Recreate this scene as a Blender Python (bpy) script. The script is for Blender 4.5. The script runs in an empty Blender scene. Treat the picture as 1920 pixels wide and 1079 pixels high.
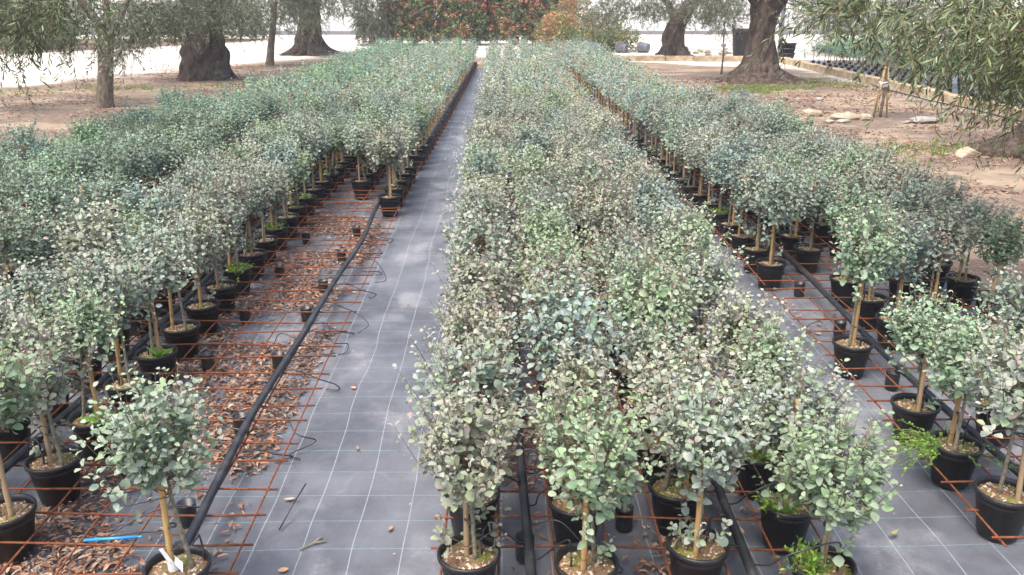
import bpy, math, random
import numpy as np
from mathutils import Vector, Matrix
R = math.radians
SC = bpy.context.scene
COL = SC.collection

# ------------------------------------------------------------------ camera, sky, sun, exposure
cam = bpy.data.cameras.new('camera'); camo = bpy.data.objects.new('camera', cam); COL.objects.link(camo)
camo.location = (0, 0, 2.113); camo.rotation_euler = (R(90 - 18.58), 0, R(-0.88))
cam.sensor_width = 36; cam.lens = 30.56; cam.clip_start = 0.05; cam.clip_end = 2000
SC.camera = camo
HAZE = .0014
SUN_EL, SUN_AZ = 66, -140            # degrees; azimuth from +Y (the way the camera looks), towards +X
W = bpy.data.worlds.new('World'); SC.world = W; W.use_nodes = True
wn = W.node_tree.nodes; wl = W.node_tree.links; wn.clear()
wo = wn.new('ShaderNodeOutputWorld'); bg = wn.new('ShaderNodeBackground'); sky = wn.new('ShaderNodeTexSky')
sky.sky_type = 'NISHITA'; sky.sun_disc = False; sky.sun_elevation = R(SUN_EL); sky.sun_rotation = R(SUN_AZ)
sky.air_density = 1.0; sky.dust_density = 5.0; sky.ozone_density = 1.0
bg.inputs[1].default_value = 0.15
wl.new(sky.outputs[0], bg.inputs[0]); wl.new(bg.outputs[0], wo.inputs[0])
sl = bpy.data.lights.new('sun', 'SUN'); sl.energy = 1.5; sl.angle = R(28); sl.color = (1.0, 0.95, 0.88)
so = bpy.data.objects.new('sun', sl); COL.objects.link(so)
sd = Vector((math.sin(R(SUN_AZ)) * math.cos(R(SUN_EL)), math.cos(R(SUN_AZ)) * math.cos(R(SUN_EL)), math.sin(R(SUN_EL))))
so.rotation_euler = sd.to_track_quat('Z', 'Y').to_euler(); so.location = sd * 60
SC.view_settings.view_transform = 'Standard'; SC.view_settings.look = 'None'
SC.view_settings.exposure = 1.4; SC.view_settings.gamma = 1.0; SC.view_settings.use_curve_mapping = False
SC.cycles.max_bounces = 6; SC.cycles.diffuse_bounces = 3; SC.cycles.transparent_max_bounces = 4
SC.cycles.use_denoising = True

# ------------------------------------------------------------------ node helpers and materials
class NT:
    def __init__(s, name):
        s.m = bpy.data.materials.new(name); s.m.use_nodes = True
        s.t = s.m.node_tree; s.n = s.t.nodes; s.n.clear()
        s.out = s.n.new('ShaderNodeOutputMaterial')
    def new(s, typ, **kw):
        n = s.n.new(typ)
        for k, v in kw.items(): setattr(n, k, v)
        return n
    def put(s, sock, v):
        if isinstance(v, bpy.types.NodeSocket): s.t.links.new(v, sock)
        elif isinstance(v, (tuple, list)) and sock.type == 'RGBA' and len(v) == 3: sock.default_value = (*v, 1)
        else: sock.default_value = v
    def math(s, op, a, b=0.0, c=0.0, clamp=False):
        n = s.new('ShaderNodeMath', operation=op, use_clamp=clamp)
        s.put(n.inputs[0], a); s.put(n.inputs[1], b); s.put(n.inputs[2], c); return n.outputs[0]
    def mix(s, f, a, b, mode='MIX'):
        n = s.new('ShaderNodeMix', data_type='RGBA', blend_type=mode, clamp_factor=True)
        s.put(n.inputs[0], f); s.put(n.inputs[6], a); s.put(n.inputs[7], b); return n.outputs[2]
    def pos(s): return s.new('ShaderNodeNewGeometry').outputs['Position']
    def obj(s): return s.new('ShaderNodeTexCoord').outputs['Object']
    def noise(s, vec, scale, detail=4, rough=.55, col=False):
        n = s.new('ShaderNodeTexNoise'); s.put(n.inputs['Vector'], vec)
        n.inputs['Scale'].default_value = scale; n.inputs['Detail'].default_value = detail; n.inputs['Roughness'].default_value = rough
        return n.outputs['Color' if col else 'Fac']
    def voro(s, vec, scale, out='Distance', feat='F1'):
        n = s.new('ShaderNodeTexVoronoi', feature=feat); s.put(n.inputs['Vector'], vec); n.inputs['Scale'].default_value = scale
        return n.outputs[out]
    def ramp(s, f, lo, hi):
        n = s.new('ShaderNodeMapRange', interpolation_type='SMOOTHSTEP'); s.put(n.inputs[0], f)
        n.inputs[1].default_value = lo; n.inputs[2].default_value = hi; return n.outputs[0]
    def xyz(s, v):
        n = s.new('ShaderNodeSeparateXYZ'); s.put(n.inputs[0], v); return n.outputs
    def attr(s, name): return s.new('ShaderNodeAttribute', attribute_name=name).outputs['Color']
    def scaled(s, vec, sc):
        n = s.new('ShaderNodeMapping'); s.put(n.inputs[0], vec); n.inputs['Scale'].default_value = sc; return n.outputs[0]
    def bump(s, h, strength=.4, dist=.01):
        n = s.new('ShaderNodeBump'); n.inputs['Strength'].default_value = strength; n.inputs['Distance'].default_value = dist
        s.put(n.inputs['Height'], h); return n.outputs[0]
    def finish(s, col, rough=.7, bump=None, spec=.5, trans=0.0, tcol=None, metal=0.0):
        p = s.new('ShaderNodeBsdfPrincipled'); s.put(p.inputs['Base Color'], col); s.put(p.inputs['Roughness'], rough)
        p.inputs['Specular IOR Level'].default_value = spec; p.inputs['Metallic'].default_value = metal
        if bump is not None: s.put(p.inputs['Normal'], bump)
        sh = p.outputs[0]
        if trans:
            t = s.new('ShaderNodeBsdfTranslucent'); s.put(t.inputs[0], tcol if tcol is not None else col)
            mx = s.new('ShaderNodeMixShader'); mx.inputs[0].default_value = trans
            s.t.links.new(sh, mx.inputs[1]); s.t.links.new(t.outputs[0], mx.inputs[2]); sh = mx.outputs[0]
        s.t.links.new(sh, s.out.inputs[0]); return s.m

def m_leaf(name, rough, trans, spec=.4):
    t = NT(name)
    oc = t.new('ShaderNodeObjectInfo').outputs['Color']
    c = t.mix(1.0, t.attr('Col'), oc, 'MULTIPLY')
    return t.finish(c, rough, spec=spec, trans=trans)
def m_attr(name, rough=.8, spec=.3, ns=0):
    t = NT(name); c = t.attr('Col')
    if ns:
        c = t.mix(1.0, c, t.mix(t.noise(t.pos(), ns, 3), (.6, .6, .6), (1.25, 1.25, 1.25)), 'MULTIPLY')
    return t.finish(c, rough, spec=spec)
def m_simple(name, a, b, scale, rough=.7, bump=.3, spec=.5, dist=.005, detail=5, stretch=None, metal=0.0):
    t = NT(name); v = t.obj()
    if stretch: v = t.scaled(v, stretch)
    n = t.noise(v, scale, detail)
    return t.finish(t.mix(t.ramp(n, .3, .7), a, b), rough, t.bump(n, bump, dist), spec, metal=metal)

M = {}
M['euc'] = m_leaf('eucalyptus_leaf', .62, .22, .3)
M['olive'] = m_leaf('olive_leaf', .42, .15, .5)
M['photinia'] = m_leaf('photinia_leaf', .35, .2, .5)
M['weed'] = m_leaf('weed_leaf', .5, .3)
M['weedstem'] = m_simple('weed_stem', (.12, .20, .05), (.18, .26, .07), 60)
M['cane2'] = m_simple('fresh_bamboo', (.56, .36, .13), (.46, .27, .09), 30, .45, .1, stretch=(8, 8, 1))
M['twig'] = m_simple('red_twig', (.16, .085, .06), (.24, .15, .10), 40)
M['stem'] = m_simple('green_grey_stem', (.13, .12, .075), (.28, .24, .17), 60, .75, .4, dist=.002)
M['soil'] = m_attr('potting_soil', .95, .2, 220)
M['litter'] = m_attr('dry_leaf', .8, .25)
M['rock'] = m_simple('limestone', (.40, .34, .255), (.25, .19, .13), 5, .9, .8, .2, .03)
M['whiterock'] = m_simple('white_limestone', (.33, .31, .28), (.22, .20, .175), 7, .9, .8, .2, .02)
M['white'] = m_simple('white_card', (.78, .78, .76), (.7, .7, .68), 30, .6, .05)
M['blue'] = m_simple('blue_plastic', (.02, .22, .55), (.03, .30, .65), 10, .35, .05)
M['tie'] = m_simple('dark_tie', (.045, .05, .04), (.08, .085, .06), 60, .6, .1)
M['twine'] = m_simple('white_plastic_tie', (.8, .8, .8), (.7, .7, .72), 40, .5, .2)
M['bark'] = None; M['grey_metal'] = m_simple('grey_metal', (.16, .17, .19), (.24, .25, .27), 20, .5, .1, metal=.3)
M['wall'] = m_simple('white_render', (.68, .68, .67), (.60, .59, .57), 1.5, .9, .1, .2)
M['kerb'] = m_simple('yellow_tufa_stone', (.42, .345, .24), (.27, .195, .11), 6, .95, .8, .15, .02)
M['greyplastic'] = m_simple('grey_plastic', (.12, .12, .14), (.2, .2, .22), 15, .5, .05)

def mk():
    # cane: tan bamboo with weathering
    t = NT('bamboo_cane'); v = t.obj(); x = t.xyz(v)
    n = t.noise(t.scaled(v, (90, 90, 6)), 1.0, 5)
    ring = t.math('LESS_THAN', t.math('FRACT', t.math('MULTIPLY', x[2], 4.6)), .03)
    c = t.mix(t.ramp(n, .3, .75), (.50, .31, .12), (.34, .20, .085)); c = t.mix(t.math('MULTIPLY', ring, .7), c, (.16, .09, .045))
    rnd = t.new('ShaderNodeObjectInfo').outputs['Random']
    c = t.mix(t.math('MULTIPLY', t.ramp(rnd, .45, 1.0), .7), c, (.36, .27, .18))
    M['cane'] = t.finish(c, .5, t.bump(n, .2, .002))
    # black pot with dust towards rim and base splashes
    t = NT('black_pot_plastic'); v = t.obj(); p = t.pos()
    n = t.noise(p, 14, 6); n2 = t.noise(t.scaled(p, (1, 1, .4)), 90, 4)
    d = t.math('MULTIPLY', t.ramp(n, .45, .8), t.ramp(n2, .35, .75))
    rings = t.math('SINE', t.math('MULTIPLY', t.xyz(v)[2], 620.0))
    c = t.mix(t.math('MULTIPLY', d, .55), (.012, .012, .014), (.11, .10, .09))
    M['pot'] = t.finish(c, t.math('ADD', t.math('MULTIPLY', d, .3), .42), t.bump(t.math('ADD', n2, t.math('MULTIPLY', rings, .25)), .15, .002))
    # black hose / tube, dusty
    t = NT('black_pe_pipe'); p = t.pos(); n = t.noise(p, 9, 5); n2 = t.noise(p, 120, 3)
    d = t.math('MULTIPLY', t.ramp(n, .4, .8), t.ramp(n2, .3, .7))
    M['hose'] = t.finish(t.mix(d, (.018, .019, .023), (.10, .095, .09)), .42, t.bump(n2, .08, .002))
    # rusty bar
    t = NT('rusty_steel'); p = t.pos(); n = t.noise(p, 45, 6, .7); n2 = t.noise(p, 6, 3)
    c = t.mix(t.ramp(n, .3, .72), (.10, .032, .016), (.25, .085, .035)); c = t.mix(t.ramp(n2, .5, .75), c, (.19, .055, .025))
    M['rust'] = t.finish(c, .85, t.bump(n, .5, .003), .25)
    # olive bark
    t = NT('olive_bark'); v = t.obj(); vs = t.scaled(v, (5, 5, 1.6))
    n = t.noise(vs, 2.2, 8, .65); n2 = t.noise(v, 1.3, 3); vo = t.voro(vs, 4.5)
    c = t.mix(t.ramp(n, .3, .7), (.035, .026, .02), (.125, .092, .071)); c = t.mix(t.ramp(n2, .55, .75), c, (.15, .14, .115))
    hgt = t.math('ADD', n, t.math('MULTIPLY', vo, -.5))
    M['bark'] = t.finish(c, .95, t.bump(hgt, .9, .05), .15)
    # smoother young bark
    t = NT('young_olive_bark'); v = t.obj(); vs = t.scaled(v, (6, 6, 2)); n = t.noise(vs, 4, 7, .65)
    M['bark2'] = t.finish(t.mix(t.ramp(n, .35, .7), (.10, .08, .058), (.25, .21, .165)), .92, t.bump(n, .7, .02), .15)
    # woven ground cover fabric with stitched grid lines, dust stains
    t = NT('woven_ground_fabric'); p = t.pos()
    wob = t.noise(p, .9, 2, .5, True)
    vm = t.new('ShaderNodeVectorMath', operation='MULTIPLY_ADD'); t.put(vm.inputs[0], wob); vm.inputs[1].default_value = (.08, .03, 0); t.put(vm.inputs[2], p)
    x = t.xyz(vm.outputs[0])
    def line(c, off, w):
        fr = t.math('FRACT', t.math('ADD', t.math('MULTIPLY', c, 5.0), off + 100))
        return t.ramp(t.math('ABSOLUTE', t.math('SUBTRACT', fr, .5)), w, w * .55)
    lx = line(x[0], .28, .012); ly = line(x[1], .42, .010)
    big = t.noise(p, .55, 4); mid = t.noise(p, 3.2, 7, .62); fine = t.noise(p, 70, 4, .7); gr = t.noise(p, 400, 2)
    base = t.mix(t.ramp(mid, .3, .75), (.062, .067, .079), (.128, .135, .156)); base = t.mix(t.ramp(big, .4, .75), base, (.165, .173, .198))
    stain = t.math('MULTIPLY', t.ramp(t.noise(t.scaled(p, (1.3, .8, 1)), 1.7, 5, .6), .50, .72), t.ramp(fine, .2, .7))
    base = t.mix(t.math('MULTIPLY', stain, .62), base, (.36, .36, .37))
    # dried puddle rims
    pd = t.noise(p, 1.15, 3, .45); rim = t.ramp(t.math('ABSOLUTE', t.math('SUBTRACT', pd, .56)), .012, .002)
    base = t.mix(t.math('MULTIPLY', t.math('MULTIPLY', rim, t.ramp(mid, .45, .65)), .22), base, (.26, .26, .27))
    base = t.mix(t.math('MULTIPLY', t.ramp(gr, .62, .72), .5), base, (.24, .23, .22))
    base = t.mix(t.math('MULTIPLY', lx, t.math('MULTIPLY', t.ramp(fine, .1, .6), .75)), base, (.33, .37, .39))
    base = t.mix(t.math('MULTIPLY', ly, t.math('MULTIPLY', t.ramp(fine, .15, .65), .8)), base, (.20, .36, .37))
    weave = t.math('MULTIPLY', t.math('SINE', t.math('MULTIPLY', x[0], 1900.0)), t.math('SINE', t.math('MULTIPLY', x[1], 1900.0)))
    h = t.math('ADD', t.math('MULTIPLY', mid, 1.0), t.math('MULTIPLY', weave, .02))
    M['fabric'] = t.finish(base, t.mix(stain, (.48, .48, .48), (.8, .8, .8)), t.bump(h, .55, .025), .5)
    # ground: pale gravel yard, and sandy olive-grove soil inside its own outline
    t = NT('yard_and_grove_ground'); p = t.pos(); x = t.xyz(p)
    n1 = t.noise(p, .35, 5); n2 = t.noise(p, 2.1, 6, .65); n3 = t.noise(p, 22, 5, .7); pb = t.voro(p, 26)
    wobb = t.math('MULTIPLY', t.math('SUBTRACT', t.noise(p, .5, 6, .6), .5), 3.2)
    # signed metres inside the grove: left edge line, far edge, beside the kerb
    s1 = t.math('MULTIPLY', t.math('SUBTRACT', t.math('ADD', t.math('MULTIPLY', x[0], .89), 21.1), t.math('MULTIPLY', x[1], .4557)), 1.0)
    s2 = t.math('SUBTRACT', t.math('ADD', 35.5, t.math('MULTIPLY', t.math('ADD', x[0], 5.0), -.55)), x[1])
    s3 = t.math('SUBTRACT', 9.6, x[0])
    s = t.math('ADD', t.math('MINIMUM', s1, t.math('MINIMUM', s2, s3)), wobb)
    mask = t.ramp(s, -.5, .9)
    gravel = t.mix(t.ramp(n3, .3, .7), (.50, .455, .39), (.62, .58, .52)); gravel = t.mix(t.ramp(n1, .5, .75), gravel, (.42, .37, .30))
    sand = t.mix(t.ramp(n2, .3, .7), (.215, .162, .113), (.30, .235, .168)); sand = t.mix(t.math('MULTIPLY', t.ramp(pb, .16, .05), .6), sand, (.66, .6, .5))
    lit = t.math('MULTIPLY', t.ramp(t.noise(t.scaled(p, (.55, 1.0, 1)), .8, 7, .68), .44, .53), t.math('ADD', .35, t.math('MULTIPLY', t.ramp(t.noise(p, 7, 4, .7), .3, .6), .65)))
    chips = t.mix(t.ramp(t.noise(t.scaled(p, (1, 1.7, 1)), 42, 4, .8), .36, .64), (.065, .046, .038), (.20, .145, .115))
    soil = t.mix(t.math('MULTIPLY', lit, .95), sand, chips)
    soil = t.mix(t.math('MULTIPLY', t.ramp(t.noise(p, .8, 5, .6), .62, .72), t.ramp(n3, .4, .65)), soil, (.20, .22, .07))
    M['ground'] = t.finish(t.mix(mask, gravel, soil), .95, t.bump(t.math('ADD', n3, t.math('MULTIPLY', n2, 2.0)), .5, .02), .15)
mk()

# ------------------------------------------------------------------ mesh helpers
class MB:
    def __init__(s): s.v = []; s.f = []; s.mi = []; s.c = []; s.n = 0
    def add(s, v, f, mi=0, col=(1, 1, 1)):
        v = np.asarray(v, float); s.v.append(v); s.f += [tuple(int(i) + s.n for i in q) for q in f]; s.mi += [mi] * len(f)
        c = np.asarray(col, float)
        if c.ndim == 1: c = np.tile(c, (len(v), 1))
        s.c.append(c); s.n += len(v)
    def tube(s, pts, rad, n=6, mi=0, col=(1, 1, 1), cap=True, closed=False):
        pts = np.asarray(pts, float); k = len(pts); rad = np.broadcast_to(np.asarray(rad, float), (k,))
        tan = np.gradient(pts, axis=0); tan /= np.linalg.norm(tan, axis=1)[:, None] + 1e-9
        up = np.array([0, 0, 1.0]) if abs(tan[0][2]) < .9 else np.array([1.0, 0, 0])
        V = []
        for i in range(k):
            a = np.cross(up, tan[i]); a /= np.linalg.norm(a) + 1e-9; b = np.cross(tan[i], a); up = b
            for j in range(n):
                th = 2 * math.pi * j / n; V.append(pts[i] + rad[i] * (a * math.cos(th) + b * math.sin(th)))
        F = [(i * n + j, i * n + (j + 1) % n, (i + 1) * n + (j + 1) % n, (i + 1) * n + j) for i in range(k - 1) for j in range(n)]
        if cap: F.append(tuple(range(n - 1, -1, -1))); F.append(tuple((k - 1) * n + j for j in range(n)))
        s.add(V, F, mi, col)
    def lathe(s, prof, n=24, mi=0, col=(1, 1, 1), off=(0, 0, 0)):
        V = []; k = len(prof)
        for r, z in prof:
            for j in range(n):
                a = 2 * math.pi * j / n; V.append((off[0] + r * math.cos(a), off[1] + r * math.sin(a), off[2] + z))
        F = [(i * n + j, i * n + (j + 1) % n, (i + 1) * n + (j + 1) % n, (i + 1) * n + j) for i in range(k - 1) for j in range(n)]
        s.add(V, F, mi, col)
    def box(s, a, b, mi=0, col=(1, 1, 1)):
        x0, y0, z0 = a; x1, y1, z1 = b
        s.add([(x0, y0, z0), (x1, y0, z0), (x1, y1, z0), (x0, y1, z0), (x0, y0, z1), (x1, y0, z1), (x1, y1, z1), (x0, y1, z1)],
              [(0, 3, 2, 1), (4, 5, 6, 7), (0, 1, 5, 4), (1, 2, 6, 5), (2, 3, 7, 6), (3, 0, 4, 7)], mi, col)
    def mesh(s, name, mats, smooth=True):
        me = bpy.data.meshes.new(name)
        v = np.concatenate(s.v) if s.v else np.zeros((0, 3))
        me.from_pydata(v.tolist(), [], s.f)
        return fin(me, mats, np.concatenate(s.c) if s.c else None, s.mi, smooth)
def fin(me, mats, col=None, mi=None, smooth=True):
    for m in mats: me.materials.append(m)
    if mi is not None and len(set(mi)) > 1: me.polygons.foreach_set('material_index', np.asarray(mi, np.int32))
    if smooth: me.polygons.foreach_set('use_smooth', np.ones(len(me.polygons), bool))
    if col is not None:
        a = me.attributes.new('Col', 'FLOAT_COLOR', 'POINT'); c4 = np.ones((len(col), 4), np.float32); c4[:, :3] = col
        a.data.foreach_set('color', c4.ravel())
    me.update(); return me
def tri_mesh(name, V, T, C, mats, mi=None, smooth=False):
    me = bpy.data.meshes.new(name); n = len(T)
    me.vertices.add(len(V)); me.vertices.foreach_set('co', np.asarray(V, np.float32).ravel())
    me.loops.add(3 * n); me.loops.foreach_set('vertex_index', np.asarray(T, np.int32).ravel())
    me.polygons.add(n); me.polygons.foreach_set('loop_start', np.arange(0, 3 * n, 3, dtype=np.int32))
    me.polygons.foreach_set('loop_total', np.full(n, 3, np.int32))
    me.update(calc_edges=True); me.validate()
    return fin(me, mats, C, mi, smooth)
def link(name, me, parent=None, loc=None, rz=0, **kw):
    o = bpy.data.objects.new(name, me); COL.objects.link(o)
    if parent is not None: o.parent = parent
    if loc is not None: o.location = loc
    if rz: o.rotation_euler = (0, 0, rz)
    for k, v in kw.items(): o[k] = v
    return o
def thing(name, label, cat, loc=(0, 0, 0), rz=0, group=None):
    o = link(name, None, None, loc, rz, label=label, category=cat); o.empty_display_size = .1
    if group: o['group'] = group
    return o
def ordinal(n): return f"{n}{'th' if 10 <= n % 100 <= 20 else {1: 'st', 2: 'nd', 3: 'rd'}.get(n % 10, 'th')}"
def nrm(a): return a / (np.linalg.norm(a, axis=-1, keepdims=True) + 1e-9)
def catmull(P, k=6):
    P = np.asarray(P, float); P = np.vstack([2 * P[0] - P[1], P, 2 * P[-1] - P[-2]]); out = []
    for i in range(1, len(P) - 2):
        for t in np.linspace(0, 1, k, endpoint=False):
            a, b, c, d = P[i - 1], P[i], P[i + 1], P[i + 2]
            out.append(.5 * (2 * b + (c - a) * t + (2 * a - 5 * b + 4 * c - d) * t * t + (3 * b - a - 3 * c + d) * t ** 3))
    out.append(P[-2]); return np.array(out)

# leaf outlines: along, across, lift
ROUND = (np.array([(0, 0, 0), (.13, .28, .02), (.48, .47, .12), (.84, .30, .03), (1, 0, -.13), (.84, -.30, .03), (.48, -.47, .12), (.13, -.28, .02), (.5, 0, .01)]),
         np.array([(8, i, (i + 1) % 8) for i in range(8)]))
ROUND4 = (np.array([(0, 0, 0), (.45, .5, .06), (1, 0, -.04), (.45, -.5, .06)]), np.array([(0, 2, 1), (0, 3, 2)]))
LANCE = (np.array([(0, 0, 0), (.4, .5, .04), (1, 0, -.03), (.4, -.5, .04)]), np.array([(0, 2, 1), (0, 3, 2)]))
LANCE6 = (np.array([(0, 0, 0), (.25, .42, .03), (.65, .45, .035), (1, 0, -.05), (.65, -.45, .035), (.25, -.42, .03), (.45, 0, 0)]),
          np.array([(6, i, (i + 1) % 6) for i in range(6)]))
def leaves(tpl, base, ld, nv, ln, wd):
    """base, direction, normal, length, width per leaf -> verts, tris"""
    P, T = tpl; N = len(base)
    ld = nrm(ld); nv = nv - (nv * ld).sum(1, keepdims=True) * ld; nv = nrm(nv); w = np.cross(nv, ld)
    V = (base[:, None] + ld[:, None] * (ln[:, None] * P[None, :, 0])[..., None] + w[:, None] * (wd[:, None] * P[None, :, 1])[..., None]
         + nv[:, None] * (ln[:, None] * P[None, :, 2])[..., None])
    Tt = T[None] + (np.arange(N) * len(P))[:, None, None]
    return V.reshape(-1, 3), Tt.reshape(-1, 3), len(P)
def twigs(p0, p1, p2, r0, r1):
    """thin three-sided twigs through three points each"""
    S = len(p0); t = nrm(p2 - p0); a = nrm(np.cross(t, np.array([.31, .2, .93]))); b = np.cross(t, a)
    V = np.zeros((S, 9, 3))
    for i, (p, r) in enumerate(((p0, r0), (p1, (r0 + r1) / 2), (p2, r1))):
        for j in range(3):
            th = 2 * math.pi * j / 3; V[:, i * 3 + j] = p + r * (a * math.cos(th) + b * math.sin(th))
    T = []
    for i in range(2):
        for j in range(3):
            q = (i * 3 + j, i * 3 + (j + 1) % 3, i * 3 + 3 + (j + 1) % 3, i * 3 + 3 + j); T += [(q[0], q[1], q[2]), (q[0], q[2], q[3])]
    T = np.array(T)[None] + (np.arange(S) * 9)[:, None, None]
    return V.reshape(-1, 3), T.reshape(-1, 3)
def join(parts):
    V = []; T = []; C = []; MI = []; n = 0
    for v, t, c, m in parts:
        V.append(v); T.append(t + n); C.append(c); MI.append(np.full(len(t), m, np.int32)); n += len(v)
    return np.concatenate(V), np.concatenate(T), np.concatenate(C), np.concatenate(MI)

# ------------------------------------------------------------------ ground, fabric
mb = MB(); mb.add([(-400, -30, -.02), (400, -30, -.02), (400, 700, -.02), (-400, 700, -.02)], [(0, 1, 2, 3)])
link('ground', mb.mesh('ground', [M['ground']], False), kind='structure')
def fabric(name, x0, x1, y0, y1, seed, z=0.0):
    rg = np.random.default_rng(seed); nx = int((x1 - x0) / .09); ny = int((y1 - y0) / .11)
    X, Y = np.meshgrid(np.linspace(x0, x1, nx + 1), np.linspace(y0, y1, ny + 1))
    Z = np.zeros_like(X)
    for _ in range(14):
        a, b = rg.normal(0, 3.2), rg.normal(0, 1.6); Z += .0011 * np.sin(a * X + b * Y + rg.uniform(0, 6.3))
    Z -= Z.max(); X = X.copy(); X[:, -1] += .03 * np.sin(Y[:, -1] * 1.7) + .02 * np.sin(Y[:, -1] * 4.1); X[:, 0] += .03 * np.sin(Y[:, 0] * 1.3)
    V = np.stack([X, Y, Z + z], -1).reshape(-1, 3); i = np.arange(nx * ny); r = i // nx; c = i % nx; q = r * (nx + 1) + c
    T = np.concatenate([np.stack([q, q + 1, q + nx + 2], 1), np.stack([q, q + nx + 2, q + nx + 1], 1)])
    o = link(name, tri_mesh(name, V, T, None, [M['fabric']], smooth=True), kind='structure')
fabric('woven_ground_cover', -4.9, 3.62, .8, 27.55, 3)
fabric('woven_ground_cover', 9.95, 13.6, 15, 30.5, 5, .02)

# ------------------------------------------------------------------ olive trees (big ones first)
def trunk_mesh(name, path, rad, seed, n=28, ridge=.12, flare=(0, .5), lobes=5, mat='bark', sub=26):
    """gnarled trunk: rings along a path, ridged and twisted, root lobes near the ground"""
    rg = np.random.default_rng(seed); P = catmull(path, max(2, sub // (len(path) - 1))); k = len(P)
    rr = np.interp(np.linspace(0, 1, k), np.linspace(0, 1, len(rad)), rad)
    ph = rg.uniform(0, 6.3, 12); tw = rg.uniform(-1.2, 1.2); lobw = rg.uniform(.55, 1.25, 12)
    V = []
    for i in range(k):
        z = P[i][2] - P[0][2]; fl = flare[0] * math.exp(-z / flare[1])
        for j in range(n):
            a = 2 * math.pi * j / n; q = a + tw * z
            m = 1 + ridge * (math.sin(3 * q + ph[0]) * .6 + math.sin(5 * q + ph[1] + 1.3 * z) * .55 + math.sin(8 * q + ph[2] - z) * .4 + math.sin(13 * q + ph[3]) * .22)
            m += ridge * .55 * math.sin(z * 4.5 + ph[4] + 2 * a) * math.sin(z * 2.2 + 3 * a + ph[9]) + ridge * .3 * math.sin(z * 13 + ph[5] - 3 * a)
            lb = max(0, math.cos(lobes * a * .5 + ph[6])) ** 3 * lobw[0] + max(0, math.cos((lobes - 1) * a + ph[7] + .6 * z)) ** 4 * lobw[1] * .8 + max(0, math.cos((lobes + 2) * a + ph[8])) ** 3 * .35
            r = rr[i] * m + fl * (.12 + .95 * lb) * (1 + .15 * math.sin(17 * a))
            V.append(P[i] + np.array([math.cos(a) * r, math.sin(a) * r, 0]))
    F = [(i * n + j, i * n + (j + 1) % n, (i + 1) * n + (j + 1) % n, (i + 1) * n + j) for i in range(k - 1) for j in range(n)]
    F.append(tuple((k - 1) * n + j for j in range(n)))
    b = MB(); b.add(V, F); return b.mesh(name, [M[mat]])
OLIVE_COLS = .85 * np.array([(.065, .090, .038), (.095, .125, .055), (.13, .16, .08), (.20, .23, .15), (.27, .30, .22), (.14, .155, .055)])
def sprigs(rg, o, d, ln, droop, k, leaf, tpl=LANCE, twig_r=.0025, tint=1.0, cols=OLIVE_COLS, wr=.2):
    """o origins, d directions: leafy twigs that droop; k leaves each"""
    S = len(o); d = nrm(d); t = (np.arange(k) + rg.uniform(.2, .8, (S, k))) / k * .92 + .08
    zz = np.array([0, 0, -1.0])
    p = o[:, None] + d[:, None] * (ln[:, None] * t)[..., None] + zz * (droop[:, None] * t ** 2)[..., None]
    tan = nrm(d[:, None] * ln[:, None, None] + zz * (2 * droop[:, None] * t)[..., None])
    side = nrm(np.cross(tan, rg.normal(0, 1, (S, k, 3))))
    ld = nrm(tan * .75 + side * rg.uniform(.45, .95, (S, k, 1)) + zz * .15)
    nv = nrm(np.cross(ld, rg.normal(0, 1, (S, k, 3))) + np.array([0, 0, .5]))
    L = leaf * rg.uniform(.65, 1.2, S * k)
    V, T, m = leaves(tpl, p.reshape(-1, 3), ld.reshape(-1, 3), nv.reshape(-1, 3), L, L * wr * rg.uniform(.8, 1.2, S * k))
    c = cols[rg.integers(0, len(cols), S * k)] * rg.uniform(.8, 1.2, (S * k, 1)) * tint
    parts = [(V, T, np.repeat(c, m, 0), 0)]
    if twig_r:
        f = lambda u: o + d * (ln * u)[:, None] + zz * (droop * u * u)[:, None]
        tv, tt = twigs(f(0), f(.5), f(.97), twig_r, twig_r * .5); parts.append((tv, tt, np.ones((len(tv), 3)), 1))
    return join(parts)
def crown_mesh(name, seed, c, r, n, k=20, leaf=.08, droop=.12, tint=1.0, ends=None, low=None):
    """crown of leafy twigs in a lumpy shell about c with radii r; low adds hanging twigs [(x, y, z, spread, count)]"""
    rg = np.random.default_rng(seed); c = np.array(c); r = np.array(r)
    nb = 26; cl = nrm(rg.normal(0, 1, (nb, 3))) * rg.uniform(.55, .95, (nb, 1)); cl[:, 2] = np.clip(cl[:, 2], -.8, 1)
    pick = rg.integers(0, nb, n); p = cl[pick] + rg.normal(0, .22, (n, 3)); o = c + p * r
    d = nrm(p) * .7 + rg.normal(0, .5, (n, 3)) + np.array([0, 0, -.05])
    ln = rg.uniform(.2, .45, n); parts = [sprigs(rg, o, d, ln, ln * droop * rg.uniform(.4, 2, n), k, leaf, tint=tint, twig_r=.004)]
    for x, y, z, sp, cnt in (low or []):
        cnt = int(cnt * 2.3); o = np.array([x, y, z]) + rg.normal(0, 1, (cnt, 3)) * np.array([sp, sp, sp * .55]); ln = rg.uniform(.2, .42, cnt)
        d = rg.normal(0, .7, (cnt, 3)) + np.array([0, 0, -.15]); parts.append(sprigs(rg, o, d, ln, ln * .25, k, leaf, tint=tint, twig_r=.004))
    V, T, C, MI = join([(a, b, cc, m) for a, b, cc, m in [(p_[0], p_[1], p_[2], 0) for p_ in parts]])
    MI = np.concatenate([p_[3] for p_ in parts])
    return tri_mesh(name, V, T, C, [M['olive'], M['bark2']], MI)
def limb(root, pts, r, seed, mat):
    b = MB(); P = catmull(pts, 7); rg = np.random.default_rng(seed); P[1:-1] += rg.normal(0, r[0] * .10, P[1:-1].shape)
    b.tube(P, np.interp(np.linspace(0, 1, len(P)), [0, 1], r), 10); link('limb', b.mesh('limb', [M[mat]]), root)
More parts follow.
